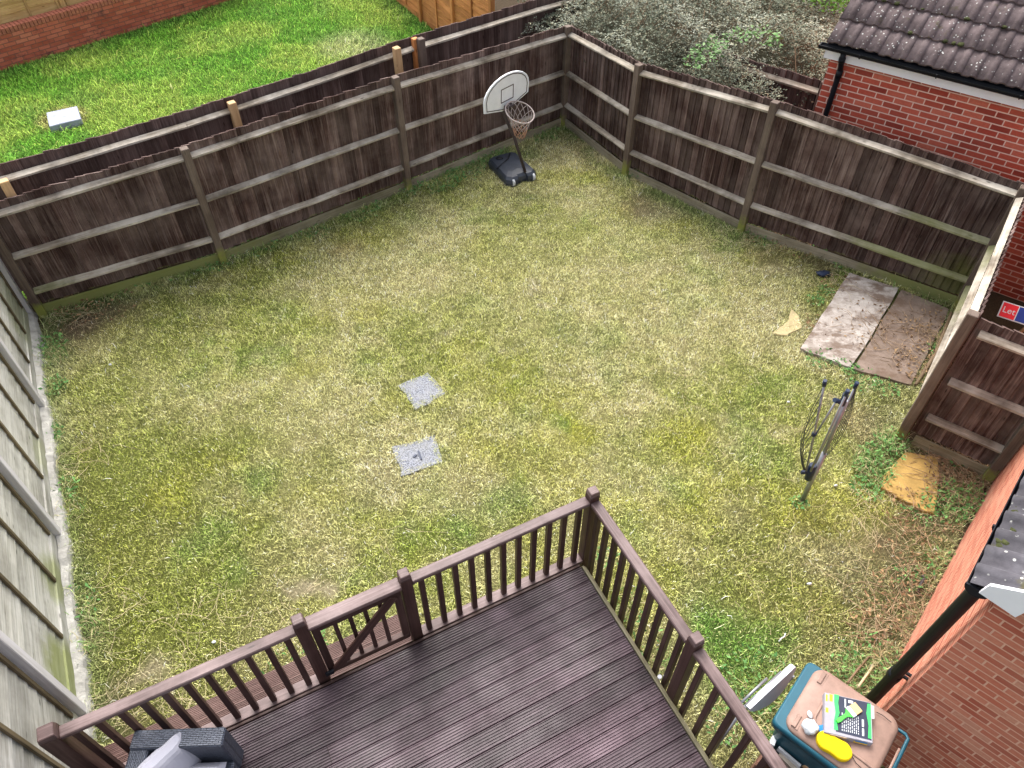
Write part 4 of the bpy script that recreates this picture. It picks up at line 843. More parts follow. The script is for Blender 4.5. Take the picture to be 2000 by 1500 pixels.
# ---------------------------------------------------------------- basketball hoop
HB = G(998, 340); hdv = V(.47, -.883, 0).normalized(); hr = V(-hdv.y, hdv.x, 0)   # hdv faces the lawn
if hr.x < 0: hr = -hr
c0_ = (G(955, 328) + G(1003, 303) + G(1042, 350) + G(1000, 368)) / 4; c0_ = hor(c0_)
tt = thing('basketball_hoop', 'freestanding basketball hoop with a white backboard and black wheeled base in the back corner', 'basketball hoop', tuple(c0_))
M['hoopbase'] = flat('black_base_plastic', (.035, .042, .058), .38, .25, 10, spec=.5); M['board'] = flat('white_backboard', (.82, .84, .87), .4, .05, 9); M['net'] = flat('pale_net_cord', (.38, .32, .30), .8, .15, 20); M['rust'] = flat('orange_net_cord', (.42, .24, .17), .8, .2, 20); M['pole'] = flat('brown_black_pole', (.06, .045, .045), .45, .25, 10)
def HBp(u, v, z): return at(c0_ + hr * u + hdv * v, z)
def hring(s, z, cut=.1): return [HBp(u, v, z) for u, v in [(-.25 * s + .05, -.40 * s), (.25 * s - .05, -.40 * s), (.25 * s, -.34 * s), (.27 * s, .30 * s), (.2 * s, .38 * s), (.09 * s, .38 * s), (.08 * s, .33 * s), (-.08 * s, .33 * s), (-.09 * s, .38 * s), (-.2 * s, .38 * s), (-.27 * s, .30 * s), (-.25 * s, -.34 * s)]]
r0 = hring(1, .0); oo = 1 if (r0[1] - r0[0]).cross(r0[2] - r0[1]).z > 0 else -1; ORI = oo
mb = MB(); loft(mb, [hring(1, 0), hring(1.02, .05), hring(.98, .10), hring(.88, .14), hring(.5, .155)]); mb.build('base', M['hoopbase'], tt)
bs = tt.children[-1] if len(tt.children) else None
mb = MB(); mb.tube([HBp(-.27, .0, .14), HBp(.02, -.16, .165), HBp(.12, -.3, .16)], .012, 6); mb.blob(HBp(-.1, -.24, .15), (.07, .05, .025), 8, 5); mb.build('strap', M['black'], tt)
for u in (-.17, .19):
    mb = MB(); mb.tube([HBp(u - .018, .36, .06), HBp(u + .018, .36, .06)], .055, 12); mb.build('wheel', M['pk_white'], tt)
RI = G(1011, 214, 1.22); bc = at(hor(RI) - hdv * .36, 0)
pb_ = HBp(.09, .30, .1)
btm = hor(bc); P_at = lambda z: at(btm - hdv * .06, z)
mb = MB(); btm = hor(G(988, 206, 1.17)) ; P_at = lambda z: at(btm - V(.74, -.673, 0) * .06, z); mb.tube([pb_, at(hor(pb_) * .5 + hor(P_at(0)) * .5, .66), P_at(1.05), P_at(1.40)], .024, 10); mb.build('pole', M['pole'], tt)
hrB = V(.673, .74, 0); hdv_ = hdv; hdv = V(.74, -.673, 0); hr = hrB; btm = hor(G(988, 206, 1.17)); P_at = lambda z: at(btm - hdv * .06, z); tilt = R(2); bu = (UP * math.cos(tilt) + hdv * math.sin(tilt)); BB = at(btm, 1.17)
def Bd(u, v, s=1.): return BB + hr * u * s + bu * (.22 + (v - .22) * s)
def bout(s): 
    o = [(-.10, -.05), (.10, -.05), (.48, .05), (.49, .20)] 
    for j in range(1, 12): t = math.pi * j / 12; o.append((.49 * math.cos(t), .20 + .29 * math.sin(t)))
    o += [(-.49, .20), (-.48, .05)]
    return [Bd(u, v, s) for u, v in o]
ot = bout(1.); fl = hr.cross(bu).dot(hdv) > 0
mb = MB(); mb.prism(ot if fl else ot[::-1], hdv, .022, chamfer=.004); bdo = mb.build('backboard', M['board'], tt)
def strip(mb, pts, w_, off, closed=True):
    n = len(pts)
    for j in range(n if closed else n - 1):
        p, q_ = pts[j], pts[(j + 1) % n]; mb.beam(p + hdv * off, q_ + hdv * off + (q_ - p).normalized() * w_ * .3, .003, w_, side=hdv)
mb = MB(); strip(mb, bout(.9), .012, .024); sq = [Bd(-.13, .09), Bd(.13, .09), Bd(.13, .29), Bd(-.13, .29)]; strip(mb, sq, .013, .024); mb.build('board_markings', M['pole'], bdo)
mb = MB(); mb.box(at(btm, 1.16) + hdv * .055, hr * .15, hdv * .05, UP * .09); mb.box(at(btm, 1.2) + hdv * .09, hr * .12, hdv * .07, UP * .02); mb.build('rim_bracket', M['pole'], tt, bevel=.004)
rr_ = .222; rc_ = at(btm + hdv * .28, 1.16)
def rot_(p, a=R(22)):
    u = p.dot(hdv); z_ = p.z; s_ = p.dot(hr); return hdv * (u * math.cos(a) + z_ * math.sin(a) * .0) + hr * s_ + UP * (z_ - u * math.sin(a))
mb = MB(); mb.tube([rc_ + rot_(V(math.cos(2 * math.pi * j / 28) * rr_, math.sin(2 * math.pi * j / 28) * rr_, 0)) for j in range(29)], .0095, 7, cap=False); rim = mb.build('rim', M['net'], tt)
def netp(a_, f):  # f 0 top .. 1 bottom
    r_ = rr_ * (1 - .62 * f ** .7); return rc_ + rot_(V(math.cos(a_) * r_, math.sin(a_) * r_, 0)) * 1. + UP * (-.36 * f)
mb = MB(); mb2 = MB()
for j in range(12):
    for sg in (1, -1):
        pts = [netp(2 * math.pi * j / 12 + sg * f * 2 * math.pi / 12 * 3, f) for f in [i / 12 for i in range(13)]]
        mb.tube(pts[:8], .0055, 4, cap=False); mb2.tube(pts[7:], .006, 4, cap=False)
mb.build('net', M['net'], rim); mb2.build('net_end', M['rust'], rim)
# ---------------------------------------------------------------- slabs, stones, covers
def slabmat(name, a_, b_, dirt):
    k = NT(name, .9, .15); n1 = k.noise(k.pos(), 5, 6, .7); c = k.ramp(n1, [(.3, a_), (.7, b_)])
    n2 = k.noise(k.pos((1, 1.6, 1), (4, 2, 0)), 2.2, 7, .75); c = k.mix(k.ramp(n2, [(.46, 0.), (.60, dirt)]), c, (.13, .085, .06)); n3 = k.noise(k.pos(loc=(9, 1, 0)), 40, 4, .7)
    c = k.mix(k.ramp(n3, [(.5, 0.), (.8, .5)]), c, tuple(q * .5 for q in a_)); k.color(c); k.bump(n3, .004, .6); return k.m
M['slab'] = slabmat('pale_slab', (.29, .25, .22), (.52, .475, .435), .85); M['slab2'] = slabmat('brown_slab', (.15, .11, .085), (.26, .20, .165), .8)
def slab(nm, lab, cat, pix, mat, h, ch=.004, z0=-.01, group=None, jag=0.):
    o = [hor(G(px, py, h + z0)) for px, py in pix]
    if jag:
        o2 = []
        for j in range(len(o)):
            p, q_ = o[j], o[(j + 1) % len(o)]
            for s_ in range(5): o2.append(p + (q_ - p) * s_ / 5 + V(random.uniform(-jag, jag), random.uniform(-jag, jag), 0))
        o = o2
    ar = sum(o[j].x * o[(j + 1) % len(o)].y - o[(j + 1) % len(o)].x * o[j].y for j in range(len(o)))
    if ar < 0: o = o[::-1]
    mb = MB(); mb.prism([at(p, z0) for p in o], UP, h, chamfer=ch); ob_ = mb.build(nm, M[mat], None); props(ob_, lab, cat, group); return ob_
slab('paving_slab', 'pale whitish stained slab lying by the right fence', 'slab', [(1660, 533), (1757, 562), (1662, 717), (1562, 680)], 'slab', .055, jag=.012)
slab('paving_slab', 'brownish grey slab strewn with dry twigs in the right hand fence corner', 'slab', [(1761, 564), (1855, 604), (1780, 752), (1667, 720)], 'slab2', .05, jag=.012)
slab('stone_slab', 'broken yellow sandstone slab with a pointed lower corner near the brick outbuilding', 'stone', [(1768, 882), (1832, 892), (1836, 930), (1826, 1003), (1810, 1000), (1722, 952), (1728, 925)], 'sand', .06, .008, jag=.008)
slab('flat_stone', 'small pale stone sunk in the lawn left of the slabs', 'stone', [(1545, 603), (1556, 612), (1568, 640), (1535, 655), (1510, 650), (1540, 625)], 'sand2', .03, .006, jag=.01)
M['bluecov'] = flat('blue_grey_cover', (.30, .32, .40), .7, .2, 8)
def cover_mat():
    k = NT('speckled_concrete', .8, .2); vo = k.n('TexVoronoi'); k.l(k.pos(), vo.inputs['Vector']); vo.inputs['Scale'].default_value = 62.
    c = k.ramp(vo.outputs['Distance'], [(.14, (.035, .04, .05)), (.34, (.15, .16, .185)), (.6, (.24, .25, .285))]); c = k.mix(k.ramp(k.noise(k.pos(), 9, 4), [(.4, 0.), (.7, .5)]), c, (.27, .27, .25)); k.color(c); k.bump(vo.outputs['Distance'], .008, 1.); return k.m
M['cover'] = cover_mat()
c1 = slab('manhole_cover', 'rough edged grey concrete drain cover in the lawn, the upper of the two', 'drain cover', [(777, 751), (836, 727), (872, 769), (812, 800)], 'cover', .02, .006, jag=.014)
c2 = slab('manhole_cover', 'grey concrete drain cover with a wedge mark at its middle, nearer the deck gate', 'drain cover', [(766, 872), (849, 849), (863, 902), (784, 930)], 'cover', .02, .006, jag=.014)
mb = MB(); mb.beam(G(817, 881, .018), G(823, 897, .018), .02, .012); mb.beam(G(808, 893, .018), G(813, 888, .018), .02, .012); mk = mb.build('lifting_mark', M['hub'], c2)
slab('manhole_cover', 'raised grey blue inspection cover in the neighbours green lawn', 'drain cover', [(90, 220), (150, 207), (158, 232), (96, 247)], 'bluecov', .13, .01)
# estate agent board behind the fence
LZs = .9; q4 = [G(1962, 590, LZs), G(1950, 616, LZs - .1), G(2040, 645, LZs - .1), G(2052, 616, LZs)]
M['red'] = flat('sign_red', (.62, .02, .03), .4, .05); M['sblue'] = flat('sign_blue', (.02, .04, .22), .4, .05)
tsn = thing('letting_board', 'red and dark blue letting board reading Let, behind the short right hand fence', 'sign', tuple(q4[1])); e1 = (q4[2] - q4[1]).normalized(); e2 = (q4[0] - q4[1]); e2 = (e2 - e1 * e1.dot(e2)); hh_ = e2.length; e2.normalize(); nn_ = e1.cross(e2)
if nn_.z < 0: nn_ = -nn_
S0 = q4[1]; sc = .155
def sq_(mb, x0, x1, y0, y1, z, th=.002):
    pts = [S0 + e1 * x0 + e2 * y0 + nn_ * z, S0 + e1 * x1 + e2 * y0 + nn_ * z, S0 + e1 * x1 + e2 * y1 + nn_ * z, S0 + e1 * x0 + e2 * y1 + nn_ * z]; mb.prism(pts, nn_, th)
print('sign', hh_)
hh_ = max(.16, hh_)
mb = MB(); sq_(mb, -.012, .55, -.012, hh_ + .012, -.012, .012); mb.build('board', M['pk_white'], tsn)
mb = MB(); sq_(mb, 0, .155, 0, hh_, 0.0005); mb.build('red_panel', M['red'], tsn); mb = MB(); sq_(mb, .165, .54, 0, hh_, .0005); mb.build('blue_panel', M['sblue'], tsn)
fc = bpy.data.curves.new('lettering', 'FONT'); fc.body = 'Let'; fc.size = .1; fc.extrude = .001; fc.align_x = 'CENTER'; fc.align_y = 'CENTER'; fo = bpy.data.objects.new('lettering', fc); COL.objects.link(fo); fc.materials.append(M['pk_white'])
from mathutils import Matrix
mt = Matrix((tuple(e1), tuple(e2), tuple(nn_))).transposed().to_4x4(); mt.translation = S0 + e1 * .078 + e2 * hh_ * .5 + nn_ * .003 - wpos(tsn); fo.parent = tsn; fo.matrix_local = mt
mb = MB(); mb.tube([S0 + e1 * .3 - nn_ * .02 - e2 * .02, at(S0 + e1 * .35 + V(0, .25, 0), 0)], .02, 6); mb.build('stake', M['newpost'], tsn)
dg = bpy.context.evaluated_depsgraph_get(); me = bpy.data.meshes.new_from_object(fo.evaluated_get(dg)); fm = bpy.data.objects.new('lettering_text', me); COL.objects.link(fm); me.materials.clear(); me.materials.append(M['pk_white']); fm.parent = tsn; fm.matrix_local = mt; bpy.data.objects.remove(fo); fm.name = 'lettering'
# ---------------------------------------------------------------- bush
kbl = NT('bush_leaf', .85, .05); kbl.color(kbl.attr('col', 'Color')); M['bushleaf'] = kbl.m
def leafcloud(name, P, D, L, W, col, parent=None, mat=None, droop=.3):
    """one leaf per point: P roots, D directions, L length, W width (diamond of two bent triangles)"""
    n = len(P); D = D / np.linalg.norm(D, axis=1, keepdims=True); U_ = rng.normal(0, 1, (n, 3)); U_[:, 2] += 1.2
    S = np.cross(D, U_); S /= np.linalg.norm(S, axis=1, keepdims=True) + 1e-9; Nn = np.cross(S, D)
    v = np.zeros((n, 4, 3)); L = L[:, None]; W = W[:, None]
    v[:, 0] = P; v[:, 1] = P + D * L * .5 + S * W / 2 - Nn * L * .06; v[:, 2] = P + D * L - Nn * L * droop * .4; v[:, 3] = P + D * L * .5 - S * W / 2 - Nn * L * .06
    off = np.array(wpos(parent)) if parent else np.zeros(3); v = v - off
    m = bpy.data.meshes.new(name); m.vertices.add(n * 4); m.vertices.foreach_set('co', v.astype(np.float32).ravel()); b = np.arange(n)[:, None] * 4
    setfaces(m, np.concatenate([b + np.array([[0, 1, 2]]), b + np.array([[0, 2, 3]])])); ca = m.attributes.new('col', 'FLOAT_COLOR', 'POINT')
    ca.data.foreach_set('color', np.repeat(np.concatenate([np.clip(col, 0, .9), np.ones((n, 1))], 1), 4, axis=0).astype(np.float32).ravel()); m.materials.append(mat or M['blade'])
    o = bpy.data.objects.new(name, m); COL.objects.link(o)
    if parent: o.parent = parent
    return o
bpoly = [hor(G(px, py, 1.7)) for px, py in ((1030, 30), (1060, 25), (1105, 75), (1180, 90), (1260, 140), (1400, 178), (1500, 190), (1525, 140), (1620, 165), (1640, 60), (1660, -60), (1500, -190), (1150, -190), (1020, -60))]
tbh = thing('bush', 'large grey green small leaved bush spilling over the back corner of the fence', 'bush', (3.0, 12.6, 0))
def bush_top(x, y):
    d = dline(x, y, bpoly + [bpoly[0]]); return 1.60 + .45 * ss(0, 1.0, d) + (fbm(x, y, 1.1, 41, 3) - .5) * .9 + (fbm(x, y, .4, 43, 2) - .5) * .35
P = np.array([(p.x, p.y) for p in bpoly]); n = 13500; x = rng.uniform(P[:, 0].min(), P[:, 0].max(), n * 2); y = rng.uniform(P[:, 1].min(), P[:, 1].max(), n * 2); k = inpoly(x, y, bpoly); x, y = x[k][:n], y[k][:n]; n = len(x)
zt = bush_top(x, y) - np.abs(rng.normal(0, .16, n)); kk = ~(inpoly(x, y, garden) & ((zt < 1.85) | (dline(x, y, [PA, PC, PR1, PR2]) > .015))); x, y, zt = x[kk], y[kk], zt[kk]; n = len(x)
# each spray is an arching stem with leaves either side
az_ = rng.uniform(0, 2 * np.pi, n); elv = rng.uniform(-.25, .55, n); dirs = np.stack([np.cos(az_) * np.cos(elv), np.sin(az_) * np.cos(elv), np.sin(elv)], 1); ln_ = rng.uniform(.14, .34, n)
tone = fbm(x, y, .55, 71, 3); NL = 11; LP, LD, LC = [], [], []
base = np.stack([x, y, zt], 1); pale = np.array((.33, .345, .28)); dark = np.array((.15, .175, .12)); olive = np.array((.31, .30, .21))
for j in range(NL):
    t = (j + 1) / NL; p = base + dirs * (ln_ * t)[:, None]; p[:, 2] -= .10 * t * t * ln_ / .25
    side = np.cross(dirs, (0, 0, 1.)) * (1 if j % 2 else -1); d = dirs * .7 + side * .9 + rng.normal(0, .35, (n, 3)); LP.append(p); LD.append(d)
    r_ = rng.uniform(0, 1, n)[:, None]; tt_ = np.clip(ss(.35, .65, tone)[:, None] * .7 + r_ * .6 - .15, 0, 1); c = dark * (1 - tt_) + pale * tt_; c = np.where(rng.uniform(0, 1, (n, 1)) < .25, olive, c) * (.78 + .38 * ss(.3, .7, tone)[:, None]); LC.append(c * rng.uniform(.75, 1.2, (n, 1)))  # tone darkens whole clumps, crevice shade painted into the leaf colour
LP, LD, LC = np.concatenate(LP), np.concatenate(LD), np.concatenate(LC); kk = ~(inpoly(LP[:, 0], LP[:, 1], garden) & (dline(LP[:, 0], LP[:, 1], [PA, PC, PR1, PR2, PR3]) > .02)) & ~((dline(LP[:, 0], LP[:, 1], [PA, PC, PR1, PR2, PR3]) < .22) & (LP[:, 2] < 1.84)); LP, LD, LC = LP[kk], LD[kk], LC[kk]
leafcloud('foliage', LP, LD, rng.uniform(.028, .05, len(LP)), rng.uniform(.014, .026, len(LP)), LC, tbh, M['bushleaf'])
mb = MB()
for i in range(0, n, 9):
    if dline(base[i:i+1, 0], base[i:i+1, 1], [PA, PC, PR1, PR2, PR3])[0] < .55: continue
    p = base[i]; d = dirs[i]; q = [Vector(p + d * ln_[i] * t - np.array((0, 0, .10 * t * t))) for t in (0, .5, 1)]; q.insert(0, Vector(p - d * .25 - np.array((0, 0, .25)))); mb.tube(q, [.006, .005, .004, .002], 4, cap=False)
for i in range(14):
    b_ = V(2.9 + random.uniform(-.7, .7), 12.9 + random.uniform(-.5, .5), 0); mb.tube([b_, b_ + V(random.uniform(-.3, .3), random.uniform(-.3, .3), .7), b_ + V(random.uniform(-.6, .6), random.uniform(-.4, .4), 1.2)], [.03, .02, .01], 6)
mb.build('branches', M['stick'], tbh)
gx = np.arange(P[:, 0].min(), P[:, 0].max(), .12); gy = np.arange(P[:, 1].min(), P[:, 1].max(), .12); GX, GY = np.meshgrid(gx, gy); zz = bush_top(GX.ravel(), GY.ravel()) - .42; ins = inpoly(GX.ravel(), GY.ravel(), bpoly); mb = MB(); W_ = len(gx)
for j in range(len(gy) - 1):
    for i in range(W_ - 1):
        a = j * W_ + i
        if ins[a] and ins[a + 1] and ins[a + W_] and ins[a + W_ + 1] and not inpoly(np.array([gx[i]]), np.array([gy[j]]), garden)[0]: mb.face([V(gx[i], gy[j], zz[a]), V(gx[i + 1], gy[j], zz[a + 1]), V(gx[i + 1], gy[j + 1], zz[a + W_ + 1]), V(gx[i], gy[j + 1], zz[a + W_])], sm=True)
k_ = flat('dark_inner_sheet', (.075, .07, .045), .95, .5, 25, bump=.03, bscale=30); mb.build('dark_inner_sheet', k_, tbh)  # dark sheet under the leaves, standing in for the shaded twiggy inside
# greener shoots growing out of the bush
def shoots(px, py, z, r, n, c1, c2, L=(.05, .10), parent=None, name='shoots', hh=.12):
    p = G(px, py, z); a = rng.uniform(0, 2 * np.pi, n); q = np.sqrt(rng.uniform(0, 1, n)) * r; P_ = np.stack([p.x + np.cos(a) * q, p.y + np.sin(a) * q, np.full(n, z) + rng.uniform(-.02, hh, n)], 1)
    D = np.stack([np.cos(a + rng.normal(0, 1, n)), np.sin(a + rng.normal(0, 1, n)), rng.uniform(-.1, .6, n)], 1); t = rng.uniform(0, 1, (n, 1)); return P_, D, rng.uniform(*L, n), None, c1 * (1 - t) + c2 * t
acc = [shoots(px, py, z_, r, n_, np.array((.11, .22, .07)), np.array((.20, .30, .14)), (.04, .08)) for px, py, z_, r, n_ in ((1440, 78, 2.0, .16, 70), (1400, 90, 2.0, .14, 60), (1380, 110, 1.95, .2, 110), (1355, 125, 1.95, .12, 40), (1490, 75, 2.0, .2, 70), (1510, 90, 2.0, .1, 30))]
c_ = [np.concatenate([a_[i] for a_ in acc]) for i in (0, 1, 2, 4)]; props(leafcloud('green_shoots', c_[0], c_[1], c_[2], c_[2] * .55, c_[3], tbh), kind='stuff')
tsh = thing('shrub', 'bright green leafy shrub just showing between the bush and the garage roof', 'shrub', tuple(G(1632, 12, 1.6))); acc = [shoots(1625, 5, 1.7, .45, 900, np.array((.10, .24, .04)), np.array((.24, .42, .08)), (.05, .09), hh=.3)]; c_ = [acc[0][i] for i in (0, 1, 2, 4)]; leafcloud('foliage', c_[0], c_[1], c_[2], c_[2] * .6, c_[3], tsh)
# ---------------------------------------------------------------- grass
hard = [[hor(G(px, py)) for px, py in q] for q in (((1660, 533), (1855, 604), (1780, 752), (1562, 680)), ((1768, 882), (1836, 892), (1826, 1003), (1722, 955)), ((786, 755), (834, 737), (862, 768), (813, 790)), ((776, 876), (844, 859), (854, 898), (789, 921)), ((955, 330), (1003, 305), (1042, 348), (1000, 368)))] + [[DC, DC + dl * 6, DC + dl * 6 + dr * 7, DC + dr * 7]]
def mkgrass(name, poly, dens, colf, size, far=False):
    x, y = scatter(poly, dens); 
    for hp_ in hard: k = ~inpoly(x, y, hp_); x, y = x[k], y[k]
    c, bare, e = colf(x, y); k = rng.uniform(0, 1, len(x)) > bare * .92; x, y, c, e = x[k], y[k], c[k], e[k]; cl = vnoise(x, y, .05, 5) * .6 + vnoise(x, y, .11, 6) * .4; k = rng.uniform(0, 1, len(x)) < .45 + 1.1 * cl; x, y, c, e, cl = x[k], y[k], c[k], e[k], cl[k]; c = c * (.72 + .6 * cl)[:, None]; n = len(x)  # clump noise also darkens blades, shaded gaps put into their colour
    r = rng.uniform(0, 1, (n, 1)); b = np.exp(rng.normal(-.06, .58, (n, 1)))
    straw = np.array((.78, .71, .36)) if not far else np.array((.36, .52, .10)); drk = np.array((.13, .15, .05)) if not far else np.array((.06, .17, .03))
    c = np.where(r < .16, c * .45 + straw * .55, np.where(r > .79, c * .3 + drk * .55, c)) * b
    edge = ss(.3, .0, e) if not far else 0; tuft = ss(.5, .8, fbm(x, y, .22, 88, 2)); h = rng.uniform(.6, 1.3, n) * np.where(rng.uniform(0, 1, n) < .05, 2.2, 1.) * size * (1 + .5 * tuft + edge * 1.6)
    w_ = rng.uniform(.0028, .0054, n) * (1.5 if far else 1.); o = blades(name, x, y, h, w_, rng.uniform(.5, 1.9, n), c); o.data.materials.append(M['blade']); return o
g1 = mkgrass('lawn_grass', garden, 9500, garden_col, .019); props(g1, 'short patchy straw coloured and green grass of the garden lawn', 'grass', kind='stuff')
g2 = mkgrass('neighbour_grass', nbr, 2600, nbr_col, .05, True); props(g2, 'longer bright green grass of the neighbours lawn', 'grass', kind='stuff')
print('blades', len(g1.data.vertices) // 5, len(g2.data.vertices) // 5)
# long wispy dry stems lying about
def stems(name, lab, areas, mat, cat, lens=(.12, .4), r_=.0017, lift=.05):
    mb = MB()
    for (px, py, rad, n) in areas:
        p = hor(G(px, py))
        for _ in range(n):
            a = random.uniform(0, 6.28); q = rad * math.sqrt(random.random()); s = p + V(math.cos(a) * q, math.sin(a) * q, random.uniform(.02, lift)); L = random.uniform(*lens); th = random.uniform(0, 6.28); pts = [s]; curl = random.uniform(-.6, .6)
            for i in range(5): th += curl * random.uniform(.3, 1.2); pts.append(pts[-1] + V(math.cos(th) * L / 5, math.sin(th) * L / 5, random.uniform(-.015, .018))); pts[-1].z = max(.012, pts[-1].z)
            mb.tube(pts, [r_ * (1 - .12 * i) * random.uniform(.8, 1.2) for i in range(6)], 4, cap=False, rnd=random.random())
    return props(mb.build(name, M[mat]), lab, cat, kind='stuff')
M['strawm'] = wood('dry_straw', (.40, .31, .18), (.58, .48, .29), (.70, .62, .42), patch=.3, board=.5, knots=False)
stems('dry_stems', 'pale dry grass stems lying along the lawn edges', [(1600, 1100, 1.0, 50), (1700, 1230, .6, 60), (1750, 1080, .5, 50), (1450, 480, .5, 60), (1160, 290, .6, 90), (300, 1300, .5, 25), (250, 1390, .5, 50), (330, 1430, .4, 40), (190, 1200, .3, 40), (170, 900, .3, 30), (430, 495, .22, 60), (1530, 470, .4, 50), (1720, 1000, .4, 50), (1450, 780, 1.2, 60), (700, 1150, .9, 50), (480, 1250, .6, 60), (150, 610, .35, 50), (1640, 560, .3, 40), (1250, 340, .3, 40)], 'strawm', 'straw')
stems('twigs', 'tangle of bare brown twigs on the slabs and beside the yellow stone', [(1880, 940, .38, 150), (1855, 915, .3, 90), (1900, 970, .3, 60), (1790, 690, .5, 90), (1720, 640, .5, 30), (1810, 640, .35, 40), (1780, 1010, .3, 25), (1800, 1080, .3, 30), (1740, 1260, .3, 60), (1760, 1190, .3, 50), (430, 480, .15, 30)], 'stick', 'twigs', (.15, .5), .0032, .07)
# leafy weeds
areas = [(1720, 890, .2, 200, .14), (1700, 930, .2, 240, .10), (1690, 960, .15, 120, .06), (1745, 870, .12, 90, .16), (1840, 990, .25, 200, .10), (1880, 985, .25, 180, .12), (1800, 1000, .2, 120, .07), (1600, 700, .18, 120, .06), (1650, 720, .12, 90, .08), (1590, 590, .1, 60, .06), (1610, 570, .1, 60, .06), (1685, 745, .2, 100, .05), (1730, 760, .15, 70, .05), (1830, 690, .12, 70, .07), (1600, 490, .1, 40, .06), (1640, 520, .1, 40, .06), (850, 350, .45, 420, .09), (900, 330, .4, 380, .09), (800, 372, .2, 160, .10), (950, 300, .3, 220, .12), (1060, 262, .3, 160, .09), (1240, 345, .12, 60, .1), (1470, 450, .15, 90, .10), (1500, 470, .2, 60, .07), (420, 515, .25, 180, .09), (500, 480, .3, 160, .07), (600, 445, .35, 160, .06), (700, 410, .35, 180, .06), (100, 680, .2, 160, .10), (110, 760, .15, 110, .08), (105, 850, .12, 80, .07), (125, 960, .15, 100, .07), (150, 1180, .2, 90, .07), (1380, 380, .2, 90, .06), (1850, 900, .15, 40, .06), (1770, 1130, .15, 70, .08), (1830, 1100, .15, 60, .1), (1700, 1290, .25, 120, .08), (1660, 1320, .2, 90, .07), (1560, 985, .08, 60, .05), (1480, 1330, .3, 160, .06), (1440, 1420, .25, 120, .06), (1250, 1240, .2, 60, .06), (1185, 1090, .1, 50, .06), (560, 1310, .2, 50, .05), (620, 1255, .1, 40, .06), (300, 540, .3, 90, .05)]
acc = []
for px, py, r, n_, hh in areas:
    p = hor(G(px, py)); a = rng.uniform(0, 2 * np.pi, n_); q = np.sqrt(rng.uniform(0, 1, n_)) * r; P_ = np.stack([p.x + np.cos(a) * q, p.y + np.sin(a) * q, rng.uniform(.01, hh, n_)], 1); D = np.stack([np.cos(a + rng.normal(0, 1.2, n_)), np.sin(a + rng.normal(0, 1.2, n_)), rng.uniform(-.05, .7, n_)], 1)
    t = rng.uniform(0, 1, (n_, 1)); acc.append((P_, D, rng.uniform(.022, .06, n_), np.array((.055, .15, .045)) * (1 - t) + np.array((.17, .33, .10)) * t))
c_ = [np.concatenate([a_[i] for a_ in acc]) for i in range(4)]; wd = leafcloud('weeds', c_[0], c_[1], c_[2], c_[2] * rng.uniform(.25, .55, len(c_[2])), c_[3]); props(wd, 'small leafy green weeds along the fence feet and around the slabs', 'weeds', kind='stuff')
acc = []
for px, py, r, n_ in ((1800, 720, .35, 260), (1820, 650, .4, 160), (1700, 640, .5, 90), (1880, 950, .4, 420), (1850, 915, .3, 260), (1790, 1010, .35, 160), (1780, 1120, .4, 240), (1730, 1230, .35, 200), (1560, 480, .4, 120), (1480, 455, .3, 80), (160, 620, .35, 120), (220, 600, .3, 60), (1160, 280, .4, 90), (1640, 560, .25, 80), (1600, 640, .25, 60)):
    p = hor(G(px, py)); a = rng.uniform(0, 2 * np.pi, n_); q = np.sqrt(rng.uniform(0, 1, n_)) * r; P_ = np.stack([p.x + np.cos(a) * q, p.y + np.sin(a) * q, np.where(r > .3, .055, .03) + rng.uniform(0, .02, n_)], 1); b_ = rng.uniform(0, 6.28, n_); D = np.stack([np.cos(b_), np.sin(b_), rng.uniform(-.25, .25, n_)], 1)
    t = rng.uniform(0, 1, (n_, 1)); acc.append((P_, D, rng.uniform(.02, .055, n_), np.array((.12, .065, .035)) * (1 - t) + np.array((.36, .24, .13)) * t))
c_ = [np.concatenate([a_[i] for a_ in acc]) for i in range(4)]; lt = leafcloud('leaf_litter', c_[0], c_[1], c_[2], c_[2] * rng.uniform(.25, .6, len(c_[2])), c_[3]); props(lt, 'brown dead leaves and bark scraps over the slabs and the soil by the fences', 'dead leaves', kind='stuff')
# tall grass tufts
px_ = []
for (px, py, rad, n_) in ((1740, 870, .16, 260), (1700, 915, .2, 200), (1870, 985, .25, 260), (1250, 345, .12, 70), (960, 310, .3, 300), (1050, 265, .35, 260), (850, 350, .4, 260), (430, 500, .2, 200), (800, 370, .15, 120), (100, 700, .2, 160), (1770, 560, .25, 60), (1830, 590, .2, 60), (1460, 450, .15, 120), (130, 1000, .2, 90), (160, 1250, .2, 120), (1160, 260, .3, 160), (1690, 1320, .25, 140), (1380, 385, .3, 120), (1470, 1380, .3, 200), (1210, 1180, .2, 80), (1290, 1300, .15, 60)):
    p = hor(G(px, py)); a = rng.uniform(0, 6.28, n_); q = np.sqrt(rng.uniform(0, 1, n_)) * rad; px_.append(np.stack([p.x + np.cos(a) * q, p.y + np.sin(a) * q], 1))
q = np.concatenate(px_); n_ = len(q); t = rng.uniform(0, 1, (n_, 1)); cg = np.where(rng.uniform(0, 1, (n_, 1)) < .3, np.array((.50, .43, .24)), np.array((.09, .19, .05)) * (1 - t) + np.array((.26, .38, .12)) * t)
tg_ = blades('tall_grass', q[:, 0], q[:, 1], rng.uniform(.06, .17, n_), rng.uniform(.004, .008, n_), rng.uniform(.3, 1.5, n_), cg); tg_.data.materials.append(M['blade']); props(tg_, 'taller tufts of grass against the fences and posts', 'grass', kind='stuff')
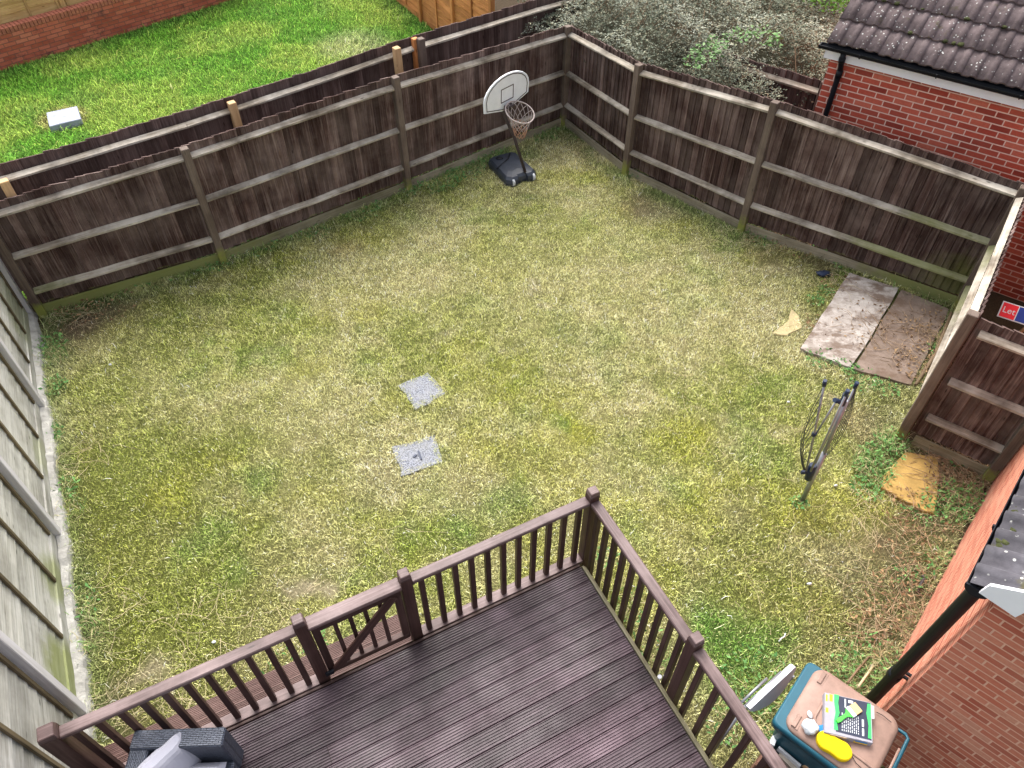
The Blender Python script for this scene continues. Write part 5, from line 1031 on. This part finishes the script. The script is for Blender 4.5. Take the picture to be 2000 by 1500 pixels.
# ---------------------------------------------------------------- litter and small things
def small(nm, lab, cat, px, py, z, mk, mat):
    mb = MB(); mk(mb, G(px, py, z)); o = mb.build(nm, M[mat]); props(o, lab, cat); return o
small('bottle_cap', 'tiny pale blue bottle top on the deck boards by the right hand railing', 'bottle cap', 1288, 1323, DZ + .006, lambda m_, p: m_.tube([p, p + V(.0, .0, .018)], .018, 12) and m_.tube([p + V(.03, .005, .01), p + V(.05, .01, .01)], .008, 8), 'pad')
small('crumpled_bag', 'crumpled black plastic scrap in the grass left of the pale slab', 'plastic bag', 1608, 534, .03, lambda m_, p: m_.blob(p, (.10, .06, .03), 10, 6, .4), 'hub')
small('metal_hook', 'dark curved metal bar lying in the weeds against the outbuilding wall', 'bar', 1797, 1140, .03, lambda m_, p: m_.tube([G(1792, 1158, .03), G(1800, 1138, .04), G(1806, 1128, .05), G(1800, 1124, .05)], .014, 8), 'pole')
for i, (px, py, lb) in enumerate(((1581, 1140, 'small white chip of stone in the lawn below the clothes line'), (1632, 948, 'little white pebble right of the clothes line foot'), (418, 1254, 'white scrap of paper in the lawn left of the gate'), (215, 712, 'small white fragment in the lawn by the left fence'), (1540, 795 - 10, 'pale fleck of litter in the grass above the clothes line'))):
    small('stone_chip', lb, 'stone', px, py, .03, lambda m_, p: m_.blob(p, (.022, .014, .01), 7, 5, .3), 'pk_white')
small('feather', 'thin curled white scrap in the lawn above the bin', 'scrap', 1527, 1247, .03, lambda m_, p: m_.tube([G(1521, 1253, .03), G(1526, 1247, .035), G(1532, 1243, .035), G(1534, 1237, .03)], .006, 5), 'pk_white')
small('stick', 'pale peeled stick leaning beside the bin, nearest the downpipe', 'stick', 1690, 1340, .05, lambda m_, p: m_.tube([G(1676, 1342, .2), G(1690, 1322, .12), G(1706, 1300, .05)], .011, 6), 'strawm')
small('stick', 'brown stick sticking out of the grass behind the bins rear corner', 'stick', 1665, 1320, .05, lambda m_, p: m_.tube([G(1655, 1334, .2), G(1675, 1308, .1), G(1697, 1282, .04)], .010, 6), 'stick')
small('timber_stake', 'rough yellowish timber edging lying along the brown slabs right side', 'timber', 1820, 660, .05, lambda m_, p: m_.tube([G(1858, 612, .06), G(1828, 690, .05), G(1788, 752, .04)], [.022, .028, .02], 6), 'stick')
small('buried_slab', 'worn pale stone just showing through the turf near the deck gate', 'stone', 590, 1158, 0, lambda m_, p: m_.prism([G(px, py, 0) for px, py in ((540, 1190), (600, 1175), (660, 1165), (640, 1145), (590, 1140), (560, 1125))], UP, .006), 'sandb') if False else None
# the tall neighbour board behind the short fence is lit from above; dark soil bed lies there
bpy.context.view_layer.update()
# faces that point the wrong way on hand made quads
for o in list(bpy.data.objects):
    if o.type == 'MESH' and len(o.data.polygons) < 60000 and not o.name.startswith(('ground', 'terrain', 'foliage', 'weeds', 'green_shoots')):
        bm = __import__('bmesh').new(); bm.from_mesh(o.data); bmo = __import__('bmesh').ops
        if o.name.split('.')[0] in ('backboard', 'seat_cushion', 'cover', 'base', 'lid', 'body', 'wall', 'board_panel', 'rail', 'lap_panel'): bmo.recalc_face_normals(bm, faces=bm.faces)
        bm.to_mesh(o.data); bm.free()
